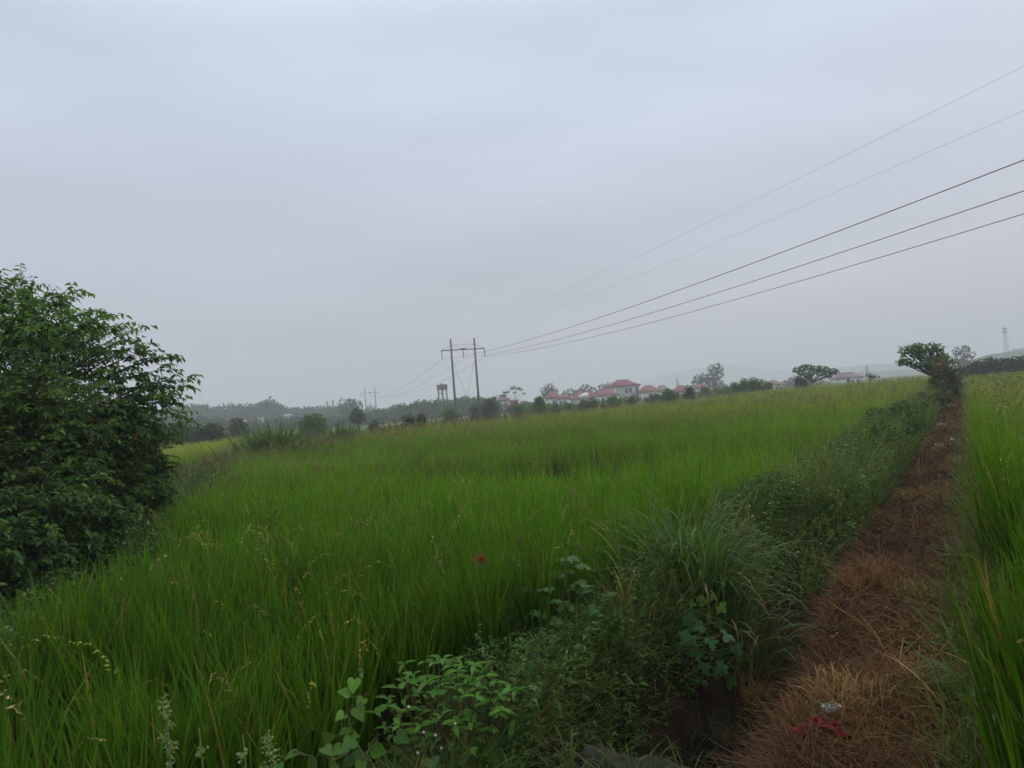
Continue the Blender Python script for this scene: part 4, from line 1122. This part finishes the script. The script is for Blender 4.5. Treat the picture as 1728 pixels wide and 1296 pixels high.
def reed_stalk():
    top = at(1031, 832, 4.9); b = gz(at(1062, 1020, 4.9)[0], 4.9, -.02)
    t = thing('reed_stalk', 'single tall yellow green grass stalk left of the silvergrass', 'grass stalk', b)
    s, f = MB(), MB()
    tube(s, [b, (b + top) / 2, top], [.006, .004, .002], 6, (.16, .18, .05))
    n = 9; k = U(.1, .9, n)[:, None]; P = b * (1 - k) + top * k
    blades(f, P, U(0, 6.3, n), U(.25, .5, n), U(.2, .5, n), U(.4, 1.6, n), .012, 6, jit((.11, .14, .035), n), jit((.20, .18, .05), n), 1.6, .8)
    s.build('stem', M_LEAF, t); f.build('leaves', M_RICE, t)
reed_stalk()
def blade_plant():
    b = on_ground(1690, 1225); b[2] = H(b[0], b[1]) - .02
    t = thing('broad_grass_tuft', 'broad bladed grass tuft at the lower right corner beside the path', 'grass clump', b)
    mb = MB(); n = 26
    blades(mb, b[None] + rng.normal(size=(n, 3)) * np.array([.05, .05, 0]), math.pi * .9 + U(-1.5, 1.5, n), U(.3, .6, n), U(.2, .8, n), U(.3, 1.5, n), .014, 8, jit((.04, .075, .02), n), jit((.075, .14, .04), n), 1.6, .5)
    mb.build('leaves', M_RICE, t)
    d = MB(); m = 5
    blades(d, b[None] + rng.normal(size=(m, 3)) * np.array([.08, .08, 0]), U(2, 4, m), U(.3, .5, m), U(.2, .8, m), U(1, 2.5, m), .012, 8, (.25, .14, .05), (.33, .19, .07), 1.8, .5)
    d.build('dry_leaves', M_DRY, t)
blade_plant()
def dead_tuft(lb, px, py, n, h, col, spread=.08):
    b = on_ground(px, py); b[2] = H(b[0], b[1]) - .02
    mb = MB()
    P = b[None] + rng.normal(size=(n, 3)) * np.array([spread, spread, 0]); P[:, 2] = H(P[:, 0], P[:, 1]) - .01
    blades(mb, P, U(0, 6.3, n), h * U(.4, 1.1, n), np.abs(rng.normal(size=n)) * .5, U(.2, 2.0, n), .004, 5, jit(np.array(col) * .7, n), jit(col, n, .3), 1.5, 1.2)
    tag(mb.build('dead_grass_tuft', M_DRY, origin=b), lb, 'grass clump', 'withered tufts on the path')
dead_tuft('golden withered tuft beside the clear plastic on the path', 1420, 1185, 420, .2, (.42, .27, .10), .1)
dead_tuft('upright withered tuft on the ditch edge by the red cloth', 1278, 1190, 260, .24, (.33, .18, .07), .05)
dead_tuft('brown withered tuft in the middle of the path', 1460, 985, 420, .26, (.27, .14, .055), .14)
dead_tuft('pale yellow green tuft right of the middle of the path', 1560, 1010, 220, .2, (.24, .23, .07), .08)
dead_tuft('dark brown withered tuft at the bottom middle beside the concrete edge', 905, 1278, 420, .24, (.12, .07, .04), .1)

# ------------------------------------------------------------------ litter and stones
def cloth(lb, pts, wid):
    """crumpled strip of cloth lying along ground points"""
    G = np.array([on_ground(a, b) for a, b in pts]); n = 40
    k = np.linspace(0, len(G) - 1, n); i = np.minimum(k.astype(int), len(G) - 2); w = (k - i)[:, None]
    C = G[i] * (1 - w) + G[i + 1] * w
    T = unit(np.gradient(C, axis=0)); S = unit(np.cross(T, np.array([[0, 0, 1.]])))
    C += S * (.010 * np.sin(np.arange(n) * .37))[:, None]
    ac = np.linspace(-1, 1, 7)
    V = C[:, None] + S[:, None] * (ac[None, :, None] * (wid * (.6 + .4 * np.sin(np.arange(n) * .31 + 1)))[:, None, None])
    V[..., 2] = H(V[..., 0], V[..., 1]) +   .048 + .014 * np.sin(np.arange(n)[:, None] * .5 + ac[None] * 2) + .008 * np.sin(ac[None] * 6 + np.arange(n)[:, None] * .23)
    idx = np.arange(n * 7).reshape(n, 7)
    q = np.stack([idx[:-1, :-1], idx[:-1, 1:], idx[1:, 1:], idx[1:, :-1]], -1)
    mb = MB(); mb.add(V, q)
    o = mb.build('red_cloth', M_CLOTH, origin=G[0], smooth=True)
    sm = o.modifiers.new('thickness', 'SOLIDIFY'); sm.thickness = .003
    tag(o, lb, 'cloth', 'red cloth scraps on the path')
cloth('crumpled red cloth scrap at the ditch edge of the path', [(1300, 1186), (1318, 1198), (1330, 1206), (1318, 1214), (1344, 1218)], .020)
cloth('torn red cloth strip lying nearest the bottom of the path', [(1336, 1254), (1362, 1248), (1380, 1236), (1398, 1246), (1412, 1258), (1438, 1262)], .024)
cloth('short red cloth scrap above the torn strip', [(1376, 1236), (1396, 1242), (1420, 1246)], .018)
def scrap(name, lb, cat, px, py, s, mat, h=.5, seed=1, group='litter on the path'):
    """crumpled sheet or lump: an uneven closed skin"""
    b = on_ground(px, py); b[2] = H(b[0], b[1])
    n, m = 12, 8
    th = np.linspace(0, 2 * math.pi, n, endpoint=False); ph = np.linspace(.12, math.pi - .12, m)
    a, p = np.meshgrid(th, ph)
    r = 1 + .28 * np.sin(a * 3 + seed) * np.sin(p * 4 + seed * 2) + .15 * np.sin(a * 5 + seed * 3)
    V = np.stack([np.cos(a) * np.sin(p) * r * s * 1.3, np.sin(a) * np.sin(p) * r * s, (np.cos(p) + .7) * r * s * h], -1) + b
    i = np.arange(n * m).reshape(m, n); j = np.roll(i, -1, 1)
    q = np.stack([i[:-1], i[1:], j[1:], j[:-1]], -1).reshape(-1, 4)
    V = np.concatenate([V.reshape(-1, 3), V[0].mean(0)[None], V[-1].mean(0)[None]])
    t = [(i[0, k], i[0, (k + 1) % n], n * m) for k in range(n)] + [(i[-1, (k + 1) % n], i[-1, k], n * m + 1) for k in range(n)]
    mb = MB(); mb.add(V, q, t)
    tag(mb.build(name, mat, origin=b, smooth=(mat is not M_CONC)), lb, cat, group)
scrap('plastic_wrapper', 'crumpled clear plastic beside the red cloth at the bottom of the path', 'litter', 1404, 1204, .045, M_FILM, .6, 1)
scrap('tissue_scrap', 'small dirty white tissue right of the middle of the path', 'litter', 1576, 1130, .03, M_PAPER, .5, 2)
scrap('plastic_scrap', 'greyish white plastic lump on the verge edge of the path', 'litter', 1477, 838, 0.039, M_PAPER, .35, 3)
scrap('plastic_scrap', 'long pale plastic scrap right of the greyish lump', 'litter', 1502, 833, 0.044, M_PAPER, .2, 4)
scrap('plastic_scrap', 'pale plastic scrap just above the long one', 'litter', 1513, 826, 0.044, M_FILM, .2, 5)
scrap('plastic_cup', 'bright white plastic ball of litter left of the yellow one', 'litter', 1583, 755, 0.050, M_PAPER, .9, 6)
scrap('plastic_cup', 'yellow plastic ball of litter on the far path', 'litter', 1593, 753, 0.050, M_YEL, .9, 7)
scrap('stone', 'pale round stone right of the yellow litter', 'stone', 1609, 749, 0.094, M_CONC, .7, 8, 'stones on the path')
scrap('plastic_scrap', 'flat white sheet of litter farther up the path', 'litter', 1585, 717, 0.110, M_PAPER, .2, 9)
scrap('stone', 'small pale stone near the far end of the path', 'stone', 1608, 686, 0.088, M_CONC, .6, 10, 'stones on the path')
scrap('stone', 'pale stone beside the path shortly before the bush', 'stone', 1596, 687, 0.088, M_CONC, .5, 11, 'stones on the path')
def kerb():
    a, b = np.array([*uv2xy(3.08, -1.66), -.06]), np.array([*uv2xy(3.07, -1.02), -.065])
    mb = MB(); n = 14
    k = np.linspace(0, 1, n)[:, None]; C = a * (1 - k) + b * k
    C[:, 2] += .012 * np.sin(np.arange(n) * 1.1)
    d = unit((b - a)[None])[0]; s = np.array([-d[1], d[0], 0])
    prof = [(-.075, -.16), (-.08, .0), (-.055, .03), (.05, .034), (.075, .008), (.078, -.16)]
    V = np.stack([C + s * (p + U(-.006, .006, (n, 1))) + np.array([0, 0, 1]) * (q + U(-.005, .005, (n, 1))) for p, q in prof], 1)
    i = np.arange(n * 6).reshape(n, 6); j = np.roll(i, -1, 1)
    q = np.stack([i[:-1], j[:-1], j[1:], i[1:]], -1).reshape(-1, 4)
    mb.add(V, q, None, (.5,) * 3); mb.q.append(np.array([[0, 1, 2, 5], [2, 3, 4, 5], [78 + 5, 78 + 2, 78 + 1, 78], [78 + 5, 78 + 4, 78 + 3, 78 + 2]]))
    tag(mb.build('concrete_edge', M_MOSS, origin=a), 'rough concrete edge of the culvert at the bottom of the ditch', 'kerb')
kerb()

# ------------------------------------------------------------------ power line
def frame_axes(p0, p1):
    d = unit((p1 - p0)[None])[0]; d[2] = 0; return d, np.array([-d[1], d[0], 0])
NEAR = np.array([*at(789, 690, 118)[:2], 0.0]); FARF = np.array([*at(627, 700, 285)[:2], 0.0])
LD, LS = frame_axes(FARF, NEAR)                  # along the line towards the camera side; LS points across
if LS[0] > 0: LS = -LS                           # LS to the photo's left
NEXT = NEAR + LD * 128 + np.array([0.0, 0, 0])
POLE_H, ARM_H, SPAN = 12.75, 11.0, 3.85
def hframe(name, lb, P, height, arm, group, guys=True):
    g = gz(P[0], P[1], -.05)
    t = thing(name, lb, 'pylon', g, group)
    for s in (1, -1):
        f = P + LS * SPAN / 2 * s
        b = gz(f[0], f[1], -.1)
        mb = MB(); tube(mb, [b, np.array([f[0], f[1], height * .5]), np.array([f[0], f[1], height])], [.20, .165, .13], 12, (.2,) * 3)
        pl = mb.build('pole', M_POLE, t, True)
        for zz in (height - .05, height - .9):
            cp = MB(); c = np.array([f[0], f[1], zz]); tube(cp, [c - LD * .3, c + LD * .3], .045, 6, (.2,) * 3)
            cp.build('bracket', M_STEEL, pl)
    mb = MB()
    e0, e1 = P + LS * 3.55, P - LS * 3.55
    for off in (-.17, .17):
        a, b = e0 + LD * off, e1 + LD * off
        tube(mb, [np.array([a[0], a[1], arm]), np.array([b[0], b[1], arm])], .07, 6, (.2,) * 3)
    for k in (-3.5, 0, 3.5):
        c = P + LS * k; tube(mb, [np.array([*(c - LD * .2)[:2], arm]), np.array([*(c + LD * .2)[:2], arm])], .06, 6, (.2,) * 3)
    c = P; box(mb, (-.35, -.2, arm + .02), (.35, .2, arm + .2), rot=math.atan2(LS[1], LS[0]), org=(c[0], c[1], 0))
    mb.build('crossarm', M_STEEL, t)
    for k in (3.5, 0, -3.5):
        c = P + LS * k
        mb = MB(); z = np.linspace(arm - .05, arm - 1.3, 22)
        tube(mb, np.stack([np.full(22, c[0]), np.full(22, c[1]), z], -1), np.where(np.arange(22) % 2, .085, .035), 8, (.2,) * 3)
        mb.build('insulator', M_INS, t)
    if guys:
        mb = MB()
        A = [np.array([*(P + LS * SPAN / 2 * s)[:2], height - .95]) for s in (1, -1)]
        tube(mb, [A[0], A[1]], .018, 4, (.1,) * 3)
        for s, a in zip((1, -1), A):
            tube(mb, [a, np.array([*(P + LS * 3.5 * s)[:2], arm + .05])], .018, 4, (.1,) * 3)
            tube(mb, [a, np.array([*P[:2], arm + .1])], .018, 4, (.1,) * 3)
            tube(mb, [np.array([*(P + LS * SPAN / 2 * s)[:2], arm - 1.2]), gz(*(P - LS * SPAN * .36 * s)[:2])], .016, 4, (.1,) * 3)
        mb.build('guy_wire', M_WIRE, t)
    return t
FAR_H, FAR_A = 12.3, 10.4
hframe('power_pylon', 'near twin pole concrete pylon with a crossarm and three hanging insulators', NEAR, POLE_H, ARM_H, 'twin pole pylons')
hframe('power_pylon', 'distant hazy twin pole pylon above the left wood', FARF, FAR_H, FAR_A, 'twin pole pylons', False)
def wire(name, lb, offs, zf, zn, zx, sag1, sag2, r, group):
    mb = MB()
    a, b, c = (np.array([*(Q + LS * offs)[:2], z]) for Q, z in ((FARF, zf), (NEAR, zn), (NEXT, zx)))
    k = np.linspace(0, 1, 40)[:, None]
    s1 = a * (1 - k) + b * k; s1[:, 2] -= (4 * sag1 * k * (1 - k))[:, 0]
    s2 = b * (1 - k) + c * k; s2[:, 2] -= (4 * sag2 * k * (1 - k))[:, 0]
    tube(mb, np.concatenate([s1, s2[1:]]), r, 6, (.1,) * 3)
    tag(mb.build(name, M_WIRE, origin=b), lb, 'cable', group)
NXT_A, NXT_P = 8.9, 11.7
for offs, lb in ((3.5, 'thick power cable from the left insulator, highest of the three thick cables at the right'),
                 (0, 'thick power cable from the middle insulator, middle of the three thick cables'),
                 (-3.5, 'thick power cable from the right insulator, lowest of the three thick cables')):
    wire('power_cable', lb, offs, FAR_A - 1.35, ARM_H - 1.35, NXT_A, 2.6, 1.7, .017, 'cables of the power line')
for offs, lb in ((SPAN / 2, 'thin overhead wire from the left pole top, topmost wire in the sky'),
                 (-SPAN / 2, 'thin overhead wire from the right pole top, second from the top in the sky')):
    wire('ground_wire', lb, offs, FAR_H, POLE_H, NXT_P, 2.0,   .9, .0045, 'cables of the power line')

# ------------------------------------------------------------------ water tower, radio tower, far masts
def water_tower():
    D = 300; c = at(746.5, 660, D); b = gz(c[0], D, 0); m = D / FPX
    t = thing('water_tower', 'grey water tower on four legs above the trees left of the near pylon', 'water tower', b)
    z1, z0 = at(746, 649, D)[2], at(746, 658, D)[2]
    r = 9.0 * m
    mb = MB(); n = 20; a = np.linspace(0, 2 * math.pi, n, endpoint=False)
    zs = [z0, z0 + .05, z1 - .25, z1 - .2, z1, z1 + .05]; rs = [r * .82, r * .98, r, r * 1.06, r * 1.06, r * .2]
    V = np.stack([np.stack([c[0] + np.cos(a) * q, D + np.sin(a) * q, np.full(n, z)], -1) for q, z in zip(rs, zs)])
    i = np.arange(6 * n).reshape(6, n); j = np.roll(i, -1, 1)
    mb.add(V, np.stack([i[:-1], j[:-1], j[1:], i[1:]], -1).reshape(-1, 4), None, (.2,) * 3)
    for ring in (0, 5):
        V0 = V[ring].mean(0); k = mb.n
        mb.add(np.concatenate([V[ring], V0[None]]), None, [(q, (q + 1) % n, n) for q in range(n)], (.2,) * 3)
    mb.build('tank', M_POLE, t)
    cp = MB(); tube(cp, [(c[0] - .2, D, z1), (c[0] - .2, D, z1 + .55)], [.45, .35], 8, (.2,) * 3); cp.build('vent', M_POLE, t)
    for sx, sy in ((-1, -1), (1, -1), (1, 1), (-1, 1)):
        lg = MB(); tube(lg, [(c[0] + sx * r * .86, D + sy * r * .7, b[2]), (c[0] + sx * r * .74, D + sy * r * .6, z0 + .1)], [.22, .18], 8, (.2,) * 3); lg.build('leg', M_POLE, t)
    sh = MB(); tube(sh, [(c[0], D, b[2]), (c[0], D, z0)], .38, 10, (.2,) * 3); sh.build('riser_pipe', M_POLE, t)
    br = MB()
    zz = b[2] + (z0 - b[2]) * .62
    for s in (-1, 1):
        tube(br, [(c[0] - r * .79, D + s * r * .64, zz), (c[0] + r * .79, D + s * r * .64, zz)], .07, 5, (.2,) * 3)
        tube(br, [(c[0] + s * r * .79, D - r * .64, zz), (c[0] + s * r * .79, D + r * .64, zz)], .07, 5, (.2,) * 3)
    br.build('brace', M_STEEL, t)
    lp = MB(); box(lp, (c[0] - 1.3, D - .5, z0 - 1.5), (c[0] - .35, D + .5, z0 - 1.2)); lp.build('landing', M_STEEL, t)
water_tower()
def lattice(name, lb, px, top, bot, D, w0, w1, cabin=True, th=.12):
    a, b = at(px, bot, D), at(px, top, D)
    b[0] = a[0]; z0, z1 = a[2], b[2]
    t = thing(name, lb, 'mast', a, 'far masts')
    mb = MB()
    q = [(-1, -1), (1, -1), (1, 1), (-1, 1)]
    def pt(k, f): w = (w0 * (1 - f) + w1 * f) / 2; return np.array([a[0] + q[k % 4][0] * w, D + q[k % 4][1] * w, z0 + (z1 - z0) * f])
    for k in range(4): tube(mb, [pt(k, 0), pt(k, 1)], th, 5, (.1,) * 3)
    nb = 9
    for i in range(nb):
        f0, f1 = i / nb, (i + 1) / nb
        for k in range(4):
            tube(mb, [pt(k, f0), pt(k + 1, f1)], th * .6, 4, (.1,) * 3); tube(mb, [pt(k, f1), pt(k + 1, f1)], th * .6, 4, (.1,) * 3)
    mb.build('lattice', M_STEEL, t)
    if cabin:
        for f in (.83, .97):
            pm = MB(); c = (pt(0, f) + pt(2, f)) / 2; w = 1.5
            box(pm, (c[0] - w, D - w, c[2] - .6), (c[0] + w, D + w, c[2] + .6)); pm.build('antenna_platform', M_STEEL, t)
        sp = MB(); c = (pt(0, 1) + pt(2, 1)) / 2; tube(sp, [c, c + np.array([0, 0, 3])], .12, 5, (.1,) * 3); sp.build('spire', M_STEEL, t)
lattice('radio_tower', 'tall hazy radio tower on the hill at the far right', 1699, 553, 596, 640, 3.0, 1.3)
lattice('far_mast', 'thin hazy mast above the hills between the umbrella tree and the path tree', 1464, 617, 634, 620, 1.6, .9, False, .16)
lattice('far_mast', 'thin faint mast behind the houses right of the tall house', 1144, 637, 655, 560, 1.4, .5, False, .14)
lattice('far_mast', 'left one of two thin masts over the left woods', 553, 677, 697, 450, 1.0, .5, False, .14)
lattice('far_mast', 'right one of two thin masts over the left woods', 563, 675, 697, 450, 1.0, .5, False, .14)

# ------------------------------------------------------------------ village
def house(lb, x0, x1, ytop, yeave, D, ybase=None, roof=None, wall=None, rot=.2, depth=8.5, ridge=.35, wins=((.25, .5), (.62, .5)), storeys=1, extra=None):
    roof = roof or M_ROOF; wall = wall or M_WALLW
    m = D / FPX; xc = (x0 + x1) / 2; w = (x1 - x0) * m
    p = at(xc, yeave, D); ze = p[2]; zt = at(xc, ytop, D)[2]
    g = gz(p[0], D, -.3)
    t = thing('village_house', lb, 'house', g, 'village houses with red roofs')
    cs, sn = math.cos(rot), math.sin(rot)
    def L(a, b, z): return np.array([p[0] + a * cs - b * sn, D + a * sn + b * cs, z])
    hw, hd = w / 2 - .55, depth / 2 - .55
    mb = MB(); box(mb, (-hw, -hd, g[2]), (hw, hd, ze + .05), rot=rot, org=(p[0], D, 0)); mb.build('wall', wall, t)
    rb = MB()
    W_, D_ = w / 2, depth / 2; rg = w * ridge / 2
    lo = [L(-W_, -D_, ze), L(W_, -D_, ze), L(W_, D_, ze), L(-W_, D_, ze)]
    lo2 = [q - np.array([0, 0, .22]) for q in lo]
    k = .62                                         # slightly swept hips
    md = [L(-W_ + (W_ - rg) * .55, -D_ * .45, ze + (zt - ze) * .48), L(W_ - (W_ - rg) * .55, -D_ * .45, ze + (zt - ze) * .48),
          L(W_ - (W_ - rg) * .55, D_ * .45, ze + (zt - ze) * .48), L(-W_ + (W_ - rg) * .55, D_ * .45, ze + (zt - ze) * .48)]
    tp = [L(-rg, -.12, zt), L(rg, -.12, zt), L(rg, .12, zt), L(-rg, .12, zt)]
    q = []
    for r in range(3):
        for s in range(4): q.append((r * 4 + s, r * 4 + (s + 1) % 4, r * 4 + 4 + (s + 1) % 4, r * 4 + 4 + s))
    q += [(3, 2, 1, 0), (12, 13, 14, 15)]
    rb.add(np.array(lo2 + lo + md + tp), q, None, (.3,) * 3)
    rf = rb.build('roof', roof, t)
    cb = MB(); tube(cb, [L(-rg, 0, zt + .05), L(rg, 0, zt + .05)], .14, 6, (.3,) * 3); rb2 = cb.build('ridge_cap', roof, t)
    hh = (ze - g[2]) / storeys
    for s in range(storeys):
        zc = ze - 1.75 - s * 3.1
        for f, _ in wins:
            wx = -hw + 2 * hw * f
            wm = MB(); box(wm, (wx - .55, -hd - .05, zc - .8), (wx + .55, -hd + .1, zc + .8), rot=rot, org=(p[0], D, 0)); wn_ = wm.build('window', M_GLASS, t)
            fm = MB()
            for bx in ((wx - .68, wx - .56), (wx + .56, wx + .68)): box(fm, (bx[0], -hd - .09, zc - .93), (bx[1], -hd + .05, zc + .93), rot=rot, org=(p[0], D, 0))
            for bz in ((zc - .93, zc - .81), (zc + .81, zc + .93)): box(fm, (wx - .56, -hd - .09, bz[0]), (wx + .56, -hd + .05, bz[1]), rot=rot, org=(p[0], D, 0))
            fm.build('window_frame', M_WALLW, t)
        if s == 0 and storeys == 1:
            dx = -hw + 2 * hw * .45
            dm = MB(); box(dm, (dx - .5, -hd - .06, g[2] + .3), (dx + .5, -hd + .1, g[2] + 2.5), rot=rot, org=(p[0], D, 0)); dm.build('door', M_GLASS, t)
    for s in (-1, 1):                                # white corner piers
        pm = MB(); box(pm, (s * hw - .2, -hd - .12, g[2]), (s * hw + .2, -hd + .15, ze - .24), rot=rot, org=(p[0], D, 0)); pm.build('pier', M_WALLW, t)
    if extra: extra(t, L, hw, hd, g[2], ze)
    return t
def red_annex(t, L, hw, hd, z0, ze):
    mb = MB(); q = [L(hw + .01, -hd, z0), L(hw + 3.4, -hd, z0), L(hw + 3.4, hd * .5, z0), L(hw + .01, hd * .5, z0)]
    v = np.array(q + [k + np.array([0, 0, ze - z0 - .3]) for k in q])
    mb.add(v, [(0, 3, 2, 1), (4, 5, 6, 7), (0, 1, 5, 4), (1, 2, 6, 5), (2, 3, 7, 6), (3, 0, 4, 7)]); mb.build('red_annex', M_WALLR, t)
def dormer(t, L, hw, hd, z0, ze):
    mb = MB(); q = [L(-1.5, -hd - .3, ze + .1), L(1.5, -hd - .3, ze + .1), L(1.5, -1, ze + .1), L(-1.5, -1, ze + .1)]
    v = np.array(q + [L(-1.5, -hd - .3, ze + .9), L(1.5, -hd - .3, ze + 1.9), L(1.5, -1, ze + 1.9), L(-1.5, -1, ze + .9)])
    mb.add(v, [(0, 3, 2, 1), (4, 5, 6, 7), (0, 1, 5, 4), (1, 2, 6, 5), (2, 3, 7, 6), (3, 0, 4, 7)]); mb.build('parapet', M_WALLW, t)
HD = 245
house('small white house with a red annex, leftmost of the village', 842, 857, 667, 675, HD, wins=((.3, .5), (.75, .5)), roof=M_ROOFG, extra=red_annex)
house('white house with a broad red hip roof right of the domed tree', 922, 944, 661, 671, HD, rot=.25)
house('white house with a pointed red roof in front of the low broad tree', 941, 963, 664, 672, HD - 8, rot=-.2, wins=((.3, .5), (.72, .5)))
house('white house with a white parapet on its red roof', 967, 990, 661, 673, HD, rot=.3, extra=dormer)
house('white house with a large red roof left of the white gable', 985, 1006, 659, 672, HD + 6, rot=.15, roof=M_ROOFP)
house('white house with a low red roof in front of the tall house', 1003, 1040, 656, 667, HD - 8, rot=.2, wins=((.15, .5), (.9, .5)))
house('tall two storey villa with a swept plum red roof', 1026, 1074, 641.5, 651, HD + 5, wall=M_WALLG, roof=M_ROOFP, rot=.25, depth=9.5, ridge=.42, storeys=2, wins=((.45, .5), (.62, .5), (.9, .5)))
house('long low house with a brick red roof right of the tall villa', 1076, 1112, 651, 661, HD, rot=.1, wins=((.45, .5), (.7, .5)), roof=M_ROOF)
house('house with a greyish red roof behind the dark round bush', 1104, 1130, 651, 658, HD + 22, rot=-.15, roof=M_ROOFG)
house('white house with a plum red roof left of the upright bush', 1136, 1162, 651, 660, HD, rot=.2, roof=M_ROOFP, wins=((.35, .5), (.8, .5)))
house('house with a bright red roof at the foot of the dense square tree', 1170, 1188, 648.5, 655, HD + 12, rot=.1)
house('lone house with a brown red roof right of the umbrella tree', 1405, 1453, 629, 637.5, HD, rot=-.2, roof=M_ROOFG, wins=((.6, .5), (.8, .5)))
house('pale house half hidden between the feathery bush and the umbrella tree', 1293, 1316, 642, 649, HD + 15, rot=.2, roof=M_ROOFG)
def barn(lb, px, py, D, w, h, d):
    c = at(px, py + 4, D); g = np.array([c[0], D, float(H(c[0], D))])
    z = c[2]
    t = thing('far_shed', lb, 'shed', g, 'pale sheds in the left woods')
    mb = MB(); box(mb, (c[0] - w / 2, D - d / 2, g[2]), (c[0] + w / 2, D + d / 2, z)); mb.build('wall', M_WALLW, t)
    rb = MB(); v = [(c[0] - w / 2 - .2, D - d / 2 - .2, z + .01), (c[0] + w / 2 + .2, D - d / 2 - .2, z + .01), (c[0] + w / 2 + .2, D + d / 2 + .2, z + .01), (c[0] - w / 2 - .2, D + d / 2 + .2, z + .01),
                    (c[0] - w / 2 - .2, D, z + h), (c[0] + w / 2 + .2, D, z + h)]
    rb.add(v, [(0, 1, 5, 4), (2, 3, 4, 5), (3, 2, 1, 0)], [(0, 4, 3), (1, 2, 5)]); rb.build('roof', M_PAPER, t)
barn('pale shed roof low in the left woods, leftmost', 412, 705, 262, 1.0, .2, 2)
barn('pale shed roof in the left woods behind the tall reed clump', 440, 702, 262, 1.4, .2, 2)
barn('bright shed roof in the left woods, right of the tall reed clump', 486, 697, 262, 2.2, .4, 2)
barn('pale shed roof in the left woods above the light green bush', 540, 699, 262, 1.0, .2, 2)
barn('tiny white hut between the two dark bushes of the left field', 324, 735, 88, .4, .15, .5)

# ------------------------------------------------------------------ haze
mb = MB(); box(mb, (-2600, -2600, -6), (2600, 2600, 80))
hz = mb.build('haze', None)
hm = bpy.data.materials.new('haze'); hm.use_nodes = True
hn, hl = hm.node_tree.nodes, hm.node_tree.links
hn.clear()
ho = hn.new('ShaderNodeOutputMaterial'); pv = hn.new('ShaderNodeVolumePrincipled')
pv.inputs['Color'].default_value = (.91, .93, 1.0, 1); pv.inputs['Density'].default_value = .00108
pv.inputs['Anisotropy'].default_value = 0.0
hl.new(pv.outputs[0], ho.inputs['Volume'])
hz.data.materials.append(hm)
tag(hz, kind='stuff')
for o in bpy.data.objects:
    if '_w' in o: del o['_w']
